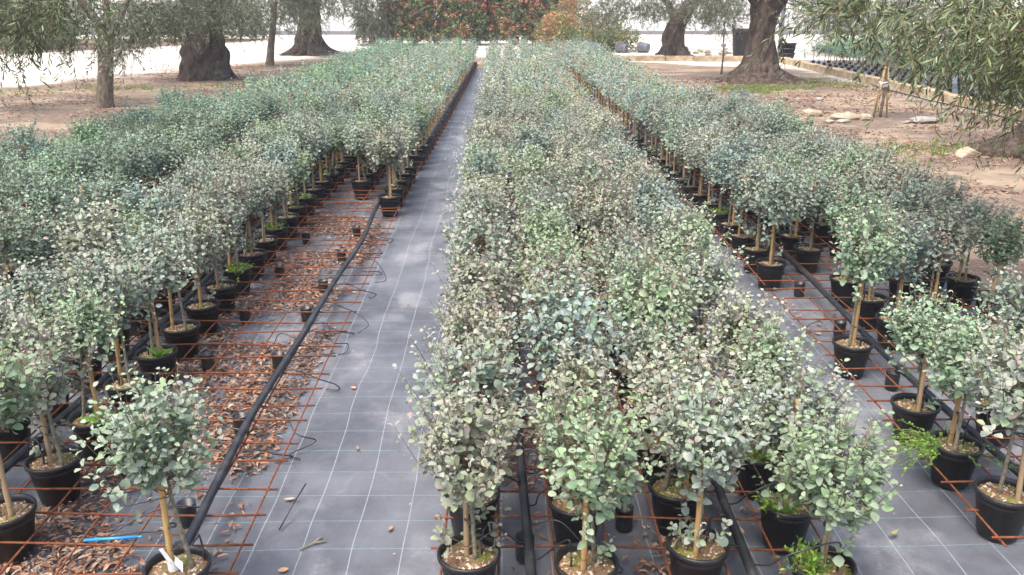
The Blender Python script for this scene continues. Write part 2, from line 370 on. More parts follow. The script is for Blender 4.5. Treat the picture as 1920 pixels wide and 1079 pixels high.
def roots(t, seed, specs, mat='bark'):
    rg = np.random.default_rng(seed)
    for a, L, r0, start in specs:
        k = 9; u = np.linspace(0, 1, k); bend = rg.normal(0, .35); aa = a + bend * u ** 1.5 + rg.normal(0, .05, k); d = start + L * u
        z = np.interp(u, [0, .18, .45, 1], [r0 * 3.0, r0 * 1.1, r0 * .25, -r0 * .55]) + rg.normal(0, r0 * .10, k)
        P = np.stack([np.cos(aa) * d, np.sin(aa) * d, z], 1); Q = catmull(P, 4); rad = np.interp(np.linspace(0, 1, len(Q)), [0, .3, 1], [r0 * 1.15, r0, r0 * .35]) * (1 + .10 * np.sin(np.arange(len(Q)) * 1.3 + a))
        b = MB(); b.tube(Q, rad, 10); v = b.v[0]; v += .10 * r0 * np.sin(v[:, [1]] * 30 + v[:, [2]] * 24) * rg.normal(0, 1, v.shape); link('root', b.mesh('root', [M[mat]]), t)
def olive(label, loc, path, rad, seed, flare, limbs, crown, lobes=5, mat='bark', ridge=.12, n=28, group='olive trees of the grove', low=None, nspr=1500, leaf=.08, tint=1.0):
    t = thing('olive_tree', label, 'olive tree', (*loc, -.03), 0, group)
    link('trunk', trunk_mesh('trunk', path, rad, seed, n, ridge, flare, lobes, mat), t)
    for i, (pts, r) in enumerate(limbs): limb(t, pts, r, seed + i, mat)
    c, r = crown
    link('crown', crown_mesh('crown', seed, c, r, nspr, leaf=leaf, low=low, tint=tint), t, kind='stuff')
    return t
# row beside the gravel road
olive('straight young olive trunk with three-way fork beside the trunk-side bed', (-7.91, 17.81), [(0, 0, 0), (.09, 0, .5), (.17, 0, 1.0), (.25, 0, 1.42)], [.17, .148, .145, .16], 11, (.05, .2),
      [([(.23, 0, 1.25), (.07, -.05, 1.75), (-.25, -.2, 2.4), (-.6, -.3, 3.2)], (.11, .04)), ([(.25, 0, 1.3), (.30, .05, 1.9), (.32, .1, 2.6), (.4, .1, 3.4)], (.085, .03)), ([(.27, 0, 1.3), (.50, -.05, 1.62), (.8, .1, 2.2), (1.2, .2, 3.0)], (.085, .03))],
      ((.1, .3, 4.2), (2.6, 2.3, 1.6)), mat='bark2', ridge=.035, n=20, low=[(1.25, -1.0, 1.62, .26, 75), (1.0, -1.2, 1.15, .13, 22), (-1.5, -.6, 1.8, .35, 110), (-2.2, -.6, 1.75, .35, 80), (1.7, -.3, 1.7, .3, 90), (-.9, 1.2, 1.6, .4, 60)], nspr=1600)
T_FAT = olive('massive bulging old olive trunk by the gravel road, swollen base', (-7.81, 24.08), [(-.05, 0, 0), (-.05, 0, .35), (0, 0, .75), (.07, 0, 1.15), (.1, 0, 1.6), (.12, 0, 2.1)], [.62, .60, .55, .44, .34, .40], 12, (.22, .22),
      [([(.1, 0, 1.7), (-.5, -.2, 2.3), (-1.2, -.3, 3.0)], (.25, .08)), ([(.15, 0, 1.8), (.7, -.3, 2.2), (1.4, -.2, 2.9)], (.2, .07)), ([(.1, 0, 1.9), (.2, .5, 2.8), (.1, .9, 3.6)], (.22, .07))],
      ((.1, -.1, 3.3), (2.9, 2.4, 1.5)), ridge=.13, n=48, low=[(-.9, -1.0, 1.75, .4, 130), (.9, -1.0, 1.75, .35, 110), (.1, -1.2, 1.85, .3, 90), (1.3, -.5, 1.35, .22, 30)], nspr=1600)
olive('slim young olive trunk between the two old trunks', (-7.28, 28.8), [(-.04, 0, 0), (.05, 0, .6), (.16, 0, 1.2), (.28, 0, 2.0)], [.125, .11, .10, .09], 13, (.03, .2),
      [([(.25, 0, 1.8), (-.1, -.1, 2.4), (-.7, 0, 3.1)], (.06, .02)), ([(.25, 0, 1.8), (.5, 0, 2.5), (.8, .1, 3.2)], (.06, .02))],
      ((.1, -.2, 2.8), (1.7, 1.6, 1.15)), mat='bark2', ridge=.04, n=16, low=[(-.6, -.6, 1.65, .35, 50), (.35, -.6, 1.35, .28, 40), (.8, -.3, 1.75, .35, 40)], nspr=1500)
T_WIDE = olive('old olive with wide-spread root flare farthest along the gravel road', (-7.15, 34.12), [(0, 0, 0), (.02, 0, .4), (.05, 0, .9), (.1, 0, 1.5), (.1, 0, 2.2)], [.5, .42, .38, .36, .42], 14, (.5, .28),
      [([(.1, 0, 1.9), (-.7, 0, 2.6), (-1.5, .1, 3.4)], (.22, .07)), ([(.1, 0, 1.9), (.8, -.2, 2.5), (1.5, -.2, 3.2)], (.22, .07))],
      ((0, -.2, 3.0), (2.6, 2.2, 1.35)), ridge=.13, n=36, low=[(-.3, -1.0, 1.6, .45, 80), (.3, -1.0, 1.15, .3, 50), (1.2, -.6, 1.7, .4, 60)], nspr=1600)
olive('distant olive standing in the mulched strip across the gravel road', (-18.5, 37.75), [(0, 0, 0), (.05, 0, .8), (-.02, 0, 1.6), (0, 0, 2.2)], [.34, .28, .26, .26], 15, (.08, .3),
      [([(0, 0, 1.9), (-.8, 0, 2.6), (-1.5, 0, 3.4)], (.15, .05)), ([(0, 0, 1.9), (.8, 0, 2.6), (1.5, 0, 3.4)], (.15, .05))],
      ((0, 0, 3.1), (2.8, 2.3, 1.5)), n=18, low=[(.5, -1, 1.7, .6, 60), (-1, -1, 1.6, .6, 60)], nspr=1200)
# row beside the stone kerb
T_BIG = olive('big old olive with sprawling roots by the yellow stone kerb', (6.72, 23.1), [(0, 0, 0), (.0, 0, .3), (.03, 0, .7), (.05, 0, 1.1), (.09, 0, 1.5), (.12, 0, 1.9), (.14, 0, 2.4)], [.62, .48, .37, .31, .315, .40, .55], 16, (.45, .22),
      [([(.05, 0, 1.9), (-.6, -.2, 2.6), (-1.4, -.4, 3.2)], (.3, .08)), ([(.25, 0, 2.0), (.9, -.2, 2.8), (1.6, -.2, 3.4)], (.3, .08)), ([(.15, 0, 2.0), (.2, .8, 3.0), (.3, 1.3, 3.8)], (.25, .07))],
      ((.2, 0, 3.5), (3.0, 2.6, 1.5)), ridge=.12, n=44, lobes=6, low=[(-1.15, -.2, 2.0, .35, 50), (-1.3, .4, 1.7, .22, 22), (1.3, -.6, 2.0, .5, 50)], nspr=1600)
T_LEAN = olive('old leaning olive behind the fallen pots, curved grey trunk', (6.35, 32.4), [(0, 0, 0), (-.02, 0, .4), (-.05, 0, .8), (.05, 0, 1.2), (.3, 0, 1.6), (.75, 0, 2.2), (1.0, 0, 2.9)], [.48, .38, .36, .34, .30, .27, .22], 17, (.35, .25),
      [([(.05, 0, 1.25), (-.3, -.1, 1.8), (-.9, -.3, 2.6)], (.2, .06)), ([(.8, 0, 2.2), (1.4, 0, 2.8), (2.1, 0, 3.3)], (.18, .06))],
      ((-.1, -.3, 3.0), (3.2, 2.4, 1.5)), n=32, low=[(-1.9, -.9, 1.75, .5, 110), (-.9, -1, 1.65, .35, 70), (1.5, -.7, 1.6, .4, 60), (.9, -.8, 1.85, .3, 40), (-2.7, -.6, 1.6, .5, 80)], nspr=1600)
T_EDGE = olive('old olive beside the frame edge with gnarled root mound on leaf litter', (8.25, 12.1), [(0, 0, 0), (0, 0, .3), (.0, 0, .8), (.1, 0, 1.4), (.1, 0, 2.2)], [.72, .6, .46, .42, .46], 18, (.5, .34),
      [([(.1, 0, 1.9), (.1, .9, 2.7), (-.2, 1.6, 3.4)], (.3, .08)), ([(.1, 0, 1.9), (.9, 0, 2.8), (1.6, 0, 3.4)], (.3, .08)), ([(0, 0, 1.9), (-.6, -.6, 2.7), (-1.2, -1.1, 3.5)], (.28, .08))],
      ((.3, .2, 3.6), (2.7, 2.4, 1.3)), n=44, lobes=7, nspr=1100)
roots(T_BIG, 1, [(3.3, 1.0, .12, .38), (3.75, 1.1, .10, .4), (4.3, .8, .13, .38), (4.75, .55, .15, .38), (5.2, .75, .12, .4), (5.7, .95, .14, .38), (6.15, .95, .12, .4), (.6, .8, .12, .4), (2.4, .9, .12, .4), (5.95, .6, .1, .55), (3.05, .8, .08, .45)])
roots(T_EDGE, 2, [(3.0, 1.25, .17, .5), (3.35, 1.35, .14, .5), (3.7, 1.0, .18, .5), (4.1, 1.1, .14, .5), (4.6, .9, .17, .5), (5.2, 1.0, .15, .5), (2.5, 1.2, .15, .5), (3.5, .8, .1, .8), (2.8, .8, .1, .7)])
roots(T_WIDE, 3, [(3.2, .9, .13, .35), (3.8, .7, .14, .35), (4.5, .6, .15, .35), (5.1, .6, .13, .35), (5.7, .8, .14, .35), (6.2, .9, .13, .35)])
roots(T_FAT, 4, [(3.3, .4, .14, .45), (3.9, .3, .16, .45), (5.6, .3, .15, .45), (6.2, .25, .14, .45)])
roots(T_LEAN, 5, [(3.3, .6, .12, .35), (3.9, .5, .11, .35), (4.8, .4, .12, .35), (5.7, .5, .12, .35), (6.2, .6, .11, .35)])
def near_olive(label, loc, seed, trunk, limbs, crown, hang, tint=1.0, nspr=900):
    t = thing('olive_tree', label, 'olive tree', (*loc, -.03), 0, 'olive trees of the grove')
    link('trunk', trunk_mesh('trunk', trunk[0], trunk[1], seed, 24, .12, (.35, .25)), t)
    for i, (pts, r) in enumerate(limbs): limb(t, pts, r, seed + i, 'bark2')
    link('crown', crown_mesh('crown', seed, crown[0], crown[1], nspr), t, kind='stuff')
    rg = np.random.default_rng(seed + 50); parts = []
    for (x, y, z), sp, cnt, ln, dr, leaf in hang:
        o = np.array([x, y, z]) + rg.normal(0, 1, (cnt, 3)) * np.array(sp); L = rg.uniform(.6, 1.3, cnt) * ln
        d = np.array([-.35, -.1, -.25]) + rg.normal(0, .6, (cnt, 3)); parts.append(sprigs(rg, o, d, L, L * dr * rg.uniform(.3, 1.5, cnt), 22, leaf, LANCE6, .0022, tint, OLIVE_COLS * np.array((.92, 1.02, .72)), .18))
    V, T, C, _ = join([(p[0], p[1], p[2], 0) for p in parts]); MI = np.concatenate([p[3] for p in parts])
    link('hanging_foliage', tri_mesh('hanging_foliage', V, T, C, [M['olive'], M['twig']], MI), t, kind='stuff')
    return t
near_olive('olive whose drooping leafy branches hang over the stone-side bed', (7.4, 3.4), 31, ([(0, 0, 0), (.05, 0, .7), (0, 0, 1.4), (-.1, 0, 2.1)], [.5, .4, .36, .38]),
    [([(-.1, 0, 1.9), (-1.6, .5, 2.75), (-3.2, 1.1, 2.75), (-4.3, 1.4, 2.35)], (.2, .025)), ([(-.1, 0, 1.9), (-1.4, 1.0, 2.6), (-2.8, 2.0, 2.5), (-3.8, 2.3, 2.15)], (.16, .02)), ([(0, 0, 1.9), (.8, -.5, 2.9), (1.3, -.8, 3.6)], (.2, .05))],
    ((-.2, .2, 3.6), (2.6, 2.4, 1.2)),
    [((-5.3, 1.9, 2.09), (.14, .3, .06), 38, .26, .45, .062), ((-3.95, 1.75, 2.0), (.38, .5, .14), 380, .31, .5, .062), ((-3.55, 2.0, 1.85), (.34, .45, .14), 380, .31, .5, .062), ((-3.1, 2.0, 1.8), (.3, .5, .16), 240, .31, .55, .062), ((-4.75, 1.6, 2.08), (.26, .4, .10), 60, .3, .45, .062), ((-3.75, 2.2, 1.85), (.30, .4, .16), 100, .33, .5, .062), ((-4.35, 2.1, 2.0), (.4, .5, .13), 110, .3, .5, .062),
     ((-3.5, 2.6, 1.75), (.35, .3, .12), 60, .35, .6, .062), ((-3.3, 1.5, 1.85), (.2, .4, .15), 60, .33, .6, .062), ((-4.05, 2.2, 1.66), (.14, .2, .04), 9, .28, .9, .065)], tint=.95)
near_olive('olive hanging its dense leaf curtain over the far corner of the trunk-side bed', (-8.6, 8.4), 33, ([(0, 0, 0), (.05, 0, .7), (.1, 0, 1.4), (.2, 0, 2.1)], [.45, .36, .32, .34]),
    [([(.2, 0, 1.9), (1.3, .3, 2.6), (2.6, .6, 2.8), (3.6, .8, 2.3)], (.18, .02)), ([(.2, 0, 1.9), (-.6, -.5, 2.9), (-1.2, -.8, 3.6)], (.2, .05))],
    ((0, .2, 3.6), (2.5, 2.3, 1.2)),
    [((3.7, 1.0, 1.98), (.38, .4, .18), 260, .36, .5, .075), ((4.15, 1.0, 2.1), (.35, .3, .12), 60, .3, .4, .075), ((3.45, .7, 1.55), (.10, .2, .06), 8, .30, 1.0, .07)], tint=.85)

# ------------------------------------------------------------------ kerbs, walls, far things
def rounded_block(name, sx, sy, sz, seed, mat, rough=.012, bev=.02):
    """cut stone block with worn arrises"""
    rg = np.random.default_rng(seed); n = 3
    b = MB(); V = []
    g = [-.5, -.5 + bev / max(sx, .1), 0, .5 - bev / max(sx, .1), .5]
    import bmesh
    bm = bmesh.new(); bmesh.ops.create_cube(bm, size=1)
    bmesh.ops.scale(bm, vec=(sx, sy, sz), verts=bm.verts)
    bmesh.ops.bevel(bm, geom=bm.edges[:], offset=bev, segments=1, affect='EDGES', profile=.5)
    for v in bm.verts: v.co += Vector(rg.normal(0, rough, 3)); v.co.z += sz / 2
    me = bpy.data.meshes.new(name); bm.to_mesh(me); bm.free(); me.materials.append(M[mat]); return me
kerb = thing('stone_kerb', 'yellow cut-stone kerb running beside the sapling bed', 'kerb', (0, 0, 0))
vb = [rounded_block('kerb_stone', .26, .94, .2, i, 'kerb') for i in range(5)]
for i in range(21):
    y = 10.4 + i * .97; o = link('kerb_stone', vb[i % 5], kerb, (9.5 + .02 * math.sin(i * 1.9) - .012 * i * 0, y, -.03 - .008 * (i % 3)), .02 * math.sin(i * 2.7))
kerb2 = thing('stone_kerb', 'pale stone kerb crossing in front of the leaning olive', 'kerb', (0, 0, 0))
for i in range(8):
    o = link('kerb_stone', vb[(i + 2) % 5], kerb2, (2.3 + i * .97, 30.9 - .10 * i + .02 * math.sin(i * 2.2), -.04), R(90) + .02 * math.sin(i * 1.7))
kerb3 = thing('stone_kerb', 'short mossy stone edging at the far end of the fabric path', 'kerb', (0, 0, 0))
for i in range(7): link('kerb_stone', vb[(i * 2) % 5], kerb3, (-4.6 + i * .97, 27.95 + .02 * math.sin(i), -.08), R(90) + .02 * math.sin(i * 2.7))
mb = MB(); rg = random.Random(4)
pts = [(9.15 + .05 * math.sin(y * .9) + .03 * math.sin(y * 2.3), y, .015) for y in np.arange(10, 22, .4)]
mb.tube(catmull(pts, 3), .016, 8); link('irrigation_pipe', mb.mesh('irrigation_pipe', [M['hose']]), label='thin dark irrigation pipe lying along the foot of the yellow kerb', category='pipe')
# white boundary building with coping strip
wl_ = thing('boundary_wall', 'long white wall closing the gravel yard far behind', 'wall', (0, 52, 0))
mb = MB(); mb.box((-60, 0, -.1), (60, .4, 4.5)); link('wall_face', mb.mesh('wall_face', [M['wall']], False), wl_)
mb = MB(); mb.box((-60, -.35, .0), (60, -.003, .18)); link('plinth', mb.mesh('plinth', [M['greyplastic']], False), wl_)

def shrub_mesh(name, seed, h, r, n, top_red=.5, yellow=.0, leaf=.10):
    """upright leafy shrub: leaves on many upright shoots, young shoot tips red"""
    rg = np.random.default_rng(seed); S = n
    a = rg.uniform(0, 6.28, S); rad = r * np.sqrt(rg.uniform(.05, 1, S)); z = rg.uniform(.0, 1, S) * h
    taper = np.clip(1.15 - (z / h) ** 3 * .5, .4, 1); lump = 1 + .2 * np.sin(3 * a + z * 3 + seed)
    o = np.stack([np.cos(a) * rad * taper * lump, np.sin(a) * rad * taper * lump, z], 1)
    d = np.stack([np.cos(a) * .7, np.sin(a) * .7, np.full(S, .8)], 1) + rg.normal(0, .35, (S, 3))
    ln = rg.uniform(.18, .42, S); k = 12
    red = (rg.uniform(0, 1, S) < (top_red * 1.0 * (.25 + .9 * (z / h)) * (rad / r > .4) * (.25 + 1.5 * (np.sin(z * 4.1 + seed) * np.sin(3 * a + seed * 2.3) + .4 * np.sin(5 * a - z * 6) > .05))))
    t = (np.arange(k) + .5) / k
    p = o[:, None] + nrm(d)[:, None] * (ln[:, None] * t)[..., None]
    side = nrm(np.cross(d[:, None], rg.normal(0, 1, (S, k, 3)))); ld = nrm(nrm(d)[:, None] * .5 + side * .8 + np.array([0, 0, -.25]))
    nv = nrm(rg.normal(0, .6, (S, k, 3)) + np.array([0, 0, .8]))
    L = leaf * rg.uniform(.6, 1.15, S * k)
    V, T, m = leaves(LANCE, p.reshape(-1, 3), ld.reshape(-1, 3), nv.reshape(-1, 3), L, L * .42)
    gcol = 1.45 * np.array([(.045, .075, .025), (.07, .11, .035), (.10, .14, .05), (.15, .17, .06)])
    ycol = np.array([(.30, .27, .07), (.22, .24, .07), (.36, .28, .10)])
    rcol = np.array([(.48, .13, .075), (.46, .19, .10), (.36, .09, .055), (.52, .23, .13)])
    C = gcol[rg.integers(0, 4, (S, k))]
    yy = rg.uniform(0, 1, S) < yellow; C[yy] = ycol[rg.integers(0, 3, (yy.sum(), k))]
    tipmask = (t > .35)[None] & red[:, None]; C[tipmask] = rcol[rg.integers(0, 4, tipmask.sum())]
    C = C.reshape(-1, 3) * rg.uniform(.75, 1.25, (S * k, 1))
    return tri_mesh(name, V, T, np.repeat(C, m, 0), [M['photinia']])
def pot_mesh(name, rb, rt, h, n=26):
    b = MB(); w = .004 + rt * .02
    b.lathe([(0.001, .004), (rb - .006, .002), (rb, .008), (rb + (rt - rb) * .9 - .003, h * .9), (rt - .001, h * .90), (rt + .003, h * .915), (rt + .004, h * .985), (rt + .001, h), (rt - w, h), (rt - w - .001, h * .9), (rt - w - .003, h * .78)], n)
    return b.mesh(name, [M['pot']])
bigpot = pot_mesh('pot', .17, .21, .36, 20)
ph = [(-4.5, 41, 2.7, .75, .25, .02), (-3.75, 40.6, 2.9, .72, .5, .02), (-2.75, 40.9, 2.8, .75, .6, .02), (-1.85, 40.5, 2.7, .7, .55, .1), (-1.0, 40.9, 3.0, .62, .5, .03), (-.2, 41.3, 3.1, .5, .35, .02), (.75, 40.7, 3.0, .7, .7, .03), (1.7, 40.6, 2.9, .75, .65, .08)]
PW = ['at the road end of the row', 'second from the road end', 'third from the road end', 'with a yellow patch low down', 'beside the gap above the path', 'behind the middle bed corner', 'with the reddest top', 'last before the dark olive bush']
for i, (x, y, h, r, red, yel) in enumerate(ph):
    t = thing('photinia_shrub', f'tall potted photinia with red young leaves, {PW[i]}', 'shrub', (x, y, -.02), i * .9, 'potted photinia shrubs behind the beds')
    link('pot', bigpot, t); link('foliage', shrub_mesh('foliage', 60 + i, h - .2, r * 1.15, 1000, red, yel, .14), t, (0, 0, .14), kind='stuff')
    b = MB()
    for j in range(5):
        a = j * 1.3 + i; b.tube([(math.cos(a) * .05, math.sin(a) * .05, .25), (math.cos(a) * .15, math.sin(a) * .15, 1.0), (math.cos(a) * .3, math.sin(a) * .3, h * .8)], [.02, .014, .006], 5)
    link('stem', b.mesh('stem', [M['bark2']]), t)
for i, (x, y, h, r, red, yel, lab) in enumerate([(2.35, 36.2, 1.2, .62, .35, .8, 'small yellow and orange shrub at the end of the aisle'), (3.1, 37.8, 2.0, .8, .65, .6, 'rounded shrub with orange tips and yellow-green leaves'), (4.2, 37.4, 1.2, .8, .1, .35, 'low yellow-green shrub behind the fallen pots')]):
    t = thing('bushy_shrub', lab, 'shrub', (x, y, -.02), 0, 'coloured shrubs behind the beds')
    link('pot', bigpot, t); link('foliage', shrub_mesh('foliage', 80 + i, h, r, 560, red, yel), t, (0, 0, .1), kind='stuff')
# fallen potted shrubs lying on their sides
for i, (x, y, rz, lab) in enumerate([(5.0, 35.0, R(152), 'fallen potted shrub lying between its two fallen neighbours'), (5.85, 35.0, R(142), 'fallen potted shrub lying nearest the leaning olive'), (4.0, 34.8, R(158), 'fallen potted shrub half hidden behind the stone-side bed')]):
    t = thing('fallen_shrub', lab, 'shrub', (x, y, .165), 0, 'fallen potted shrubs'); t.rotation_euler = (R(-86), 0, rz - R(90))
    b = MB(); b.lathe([(.001, .003), (.165, .003), (.17, .01), (.205, .36), (.215, .36), (.215, .39), (.205, .4), (.19, .4), (.18, .33), (.001, .33)], 22)
    link('pot', b.mesh('pot', [M['greyplastic']]), t); link('foliage', shrub_mesh('foliage', 90 + i, 1.2, .55, 330, .08, .25), t, (0, 0, .5), kind='stuff')
    b = MB()
    for j in range(4): b.tube([(.03 * j - .05, .02, .33), (.05 * j - .08, .06, .8), (.1 * j - .15, .02 * j, 1.3)], [.014, .01, .005], 5)
    link('stem', b.mesh('stem', [M['bark2']]), t)
# dense grey olive bushes beside the photinias
for i, (x, y, c, r, n, lab) in enumerate([(-5.6, 40.2, (0, 0, 1.75), (.95, .9, 1.45), 2200, 'dense grey-green olive bush at the road end of the photinias'), (2.75, 40.6, (0, 0, 1.9), (.85, .8, 1.4), 1900, 'dark olive bush between the photinias and the orange-tipped shrub'), (12.7, 33.6, (0, 0, 1.7), (1.5, 1.4, 1.6), 1300, 'broad olive bush behind the sapling bed nearest the post'), (15.4, 36.5, (0, 0, 1.9), (1.7, 1.4, 1.7), 1300, 'farthest olive bush behind the sapling bed'), (14.2, 29.2, (0, 0, 1.7), (1.5, 1.4, 1.6), 1200, 'olive bush behind the sapling bed under the drooping branches')]):
    t = thing('olive_bush', lab, 'bush', (x, y, -.02), 0, 'dense olive bushes')
    link('trunk', trunk_mesh('trunk', [(0, 0, 0), (.03, 0, .6), (0, 0, 1.4)], [.12, .1, .06], 70 + i, 14, .06, (.05, .2), mat='bark2'), t)
    link('crown', crown_mesh('crown', 70 + i, c, r, n, k=22, leaf=.09, tint=.85), t, kind='stuff')
# far hedge across the road
for i, (x, y) in enumerate([(-22, 38), (-19.8, 41), (-17.4, 43.2), (-15.0, 44.6), (-12.9, 45.5), (-25, 35.5)]):
    t = thing('hedge_bush', ['clipped hedge bush left of the distant olive', 'hedge bush just behind the distant olive', 'hedge bush showing between fork and old trunk', 'hedge bush behind the massive bulging trunk', 'last hedge bush along the road strip', 'hedge bush at the picture edge'][i], 'bush', (x, y, 0), i * 1.1, 'hedge bushes across the gravel road')
    link('foliage', shrub_mesh('foliage', 120 + i, 1.7, 1.3, 520, .0, .05, .12), t, kind='stuff')
    b = MB(); b.tube([(0, 0, 0), (.05, 0, .6), (0, .05, 1.2)], [.06, .05, .02], 7); link('stem', b.mesh('stem', [M['bark2']]), t)
# mulch strip across the road
mb = MB(); mb.add([(-27, 31.5, -.012), (-18.4, 34.6, -.012), (-12, 43.8, -.012), (-12, 47, -.012), (-27, 47, -.012)], [(0, 1, 2, 3, 4)])
link('mulch_strip', mb.mesh('mulch_strip', [m_simple('mulch', (.10, .07, .05), (.22, .16, .12), 18, .95, .6, .1)], False), kind='structure')
# black tub, post, pots and planks near the big olive
t = thing('black_tub', 'large black tub standing behind the sprawling-root olive', 'tub', (9.0, 31.9, 0))
b = MB(); b.lathe([(.001, .01), (.58, .01), (.62, .1), (.70, .9), (.74, .92), (.74, .98), (.68, .98), (.62, .5), (.001, .5)], 30); link('shell', b.mesh('shell', [M['pot']]), t)
for a in (0.2, 3.3):
    b = MB(); b.tube([(math.cos(a) * .7, math.sin(a) * .7, .9), (math.cos(a) * .76, math.sin(a) * .76, 1.12), (math.cos(a + .15) * .7, math.sin(a + .15) * .7, .9)], .04, 8); link('handle', b.mesh('handle', [M['pot']]), t)
t = thing('metal_post', 'grey metal post beside the black tub', 'post', (9.75, 31.0, 0))
b = MB(); b.box((-.06, -.06, 0), (.06, .06, 2.6)); link('shaft', b.mesh('shaft', [M['grey_metal']], False), t)
b = MB(); b.box((-.14, -.14, -.01), (.14, .14, .03)); link('base_plate', b.mesh('base_plate', [M['grey_metal']], False), t)
for i, (x, z) in enumerate([(9.72, 0), (9.72, .16), (9.75, .32)]):
    b = MB(); b.lathe([(.001, .005), (.20, .005), (.25, .24), (.27, .245), (.27, .28), (.24, .28), (.22, .1), (.001, .1)], 22)
    link('nursery_pot', b.mesh('nursery_pot', [M['pot']]), None, (x, 30.1, z), label=['black pot at the bottom of the nested stack by the post', 'black pot in the middle of the nested stack by the post', 'topmost black pot of the nested stack by the post'][i], category='pot', group='nested pots by the post')
for i in range(5):
    b = MB(); b.box((-1.3, -.07, 0), (1.3, .07, .05)); link('timber_plank', b.mesh('timber_plank', [M['white']], False), None, (8.0 + .12 * i, 37.0 + .15 * (i % 3), .001 + .055 * (i // 3)), R(2 * i - 4), label=f'weathered pale plank, {["front", "middle", "rear", "front upper", "rear upper"][i]} of the stack behind the sapling', category='plank', group='pale planks in the yard')
def rock(label, loc, s, seed, mat='rock', rz=0, group='loose stones on the soil'):
    import bmesh
    rg = np.random.default_rng(seed); bm = bmesh.new(); bmesh.ops.create_icosphere(bm, subdivisions=3, radius=1)
    ph = rg.uniform(0, 6.3, 9); nn = nrm(rg.normal(0, 1, (9, 3))); cut = rg.uniform(.55, .9, 9)
    for v in bm.verts:
        p = np.array(v.co)
        for q, c in zip(nn, cut):
            dd = p @ q
            if dd > c: p = p - q * (dd - c) * .85
        p = p * (1 + .05 * math.sin(7 * p[0] + ph[0]) + .05 * math.sin(8 * p[1] + ph[1]) + .04 * math.sin(13 * p[2] + 9 * p[0] + ph[2]))
        v.co = Vector(p * np.array(s)); v.co.z = v.co.z * .8 + s[2] * .45
    me = bpy.data.meshes.new('rock'); bm.to_mesh(me); bm.free(); me.materials.append(M[mat])
    return link('rock', me, None, loc, rz, label=label, category='rock', group=group)
rock('long pale limestone slab at the head of the stone pile', (5.85, 16.35, -.03), (.26, .16, .11), 1, rz=-.35)
rock('ochre limestone lump in the middle of the stone pile', (6.32, 15.85, -.03), (.30, .15, .12), 2, rz=.1)
rock('flat chip of stone in front of the ochre limestone lump', (6.12, 15.45, -.02), (.15, .09, .05), 3, 'whiterock', .4)
rock('small stone at the foot of the pile nearest the beds', (5.85, 15.4, -.02), (.12, .08, .05), 4, rz=.9)
rock('pointed limestone at the sapling end of the stone pile', (6.62, 15.75, -.02), (.16, .13, .09), 5, rz=1.4)
rock('white crumbly stone heap beside the staked sapling', (7.5, 15.35, -.03), (.30, .16, .10), 6, 'whiterock')
rock('little white stone left of the white heap', (7.18, 15.3, -.02), (.10, .06, .04), 7, 'whiterock', .6)
rock('tan stone leaning against the gnarled root mound', (6.52, 11.95, -.02), (.20, .13, .11), 8, rz=.4)
rock('round white stone on the litter below the big olive', (6.9, 18.9, -.02), (.09, .07, .05), 9, 'whiterock')
rr = random.Random(5)
for i in range(14):
    rock(f'broken stone in the rubble beyond the crossing kerb, {ordinal(i + 1)} from the leaning olive', (7.2 + i * .13, 33.2 + rr.random() * 2.2, -.03), (.12 + .12 * rr.random(), .1 + .06 * rr.random(), .07 + .06 * rr.random()), 20 + i, rz=rr.random() * 3, group='rubble behind the crossing kerb')
# staked saplings
def sapling(label, loc, h, seed, stakes, tie_z, crown):
    t = thing('olive_sapling', label, 'sapling', (*loc, -.01), 0, 'staked young olives')
    b = MB(); b.tube(catmull([(0, 0, 0), (.02, 0, h * .35), (-.01, 0, h * .7), (.01, 0, h)], 5), [.028] * 6 + [.022] * 6 + [.016] * 4, 8); link('trunk', b.mesh('trunk', [M['bark2']]), t)
    for a in stakes:
        b = MB(); b.tube([(math.cos(a) * .15, math.sin(a) * .12, 0), (math.cos(a + .3) * .03, math.sin(a) * .03, tie_z + .35)], .013, 7); link('stake', b.mesh('stake', [M['cane']]), t)
    b = MB()
    for q in range(3): b.tube([(math.cos(x) * (.06 + .01 * q), math.sin(x) * (.06 + .01 * q), tie_z + .03 * q + .015 * math.sin(3 * x)) for x in np.linspace(0, 6.0, 14)], .014, 6)
    link('tie', b.mesh('tie', [M['twine']]), t)
    link('crown', crown_mesh('crown', seed, crown[0], crown[1], crown[2], k=14, leaf=.075, droop=.2), t, kind='stuff')
sapling('young olive held by slanting canes tied with white near the stones', (7.04, 16.1), 1.5, 41, (.4, 2.2, 3.6, 5.3), .55, ((0, 0, 1.35), (.35, .35, .4), 150))
sapling('thin young olive standing in front of the sprawling-root olive', (6.37, 25.4), 1.55, 42, (1.2,), .75, ((0, 0, 1.45), (.42, .42, .48), 150))

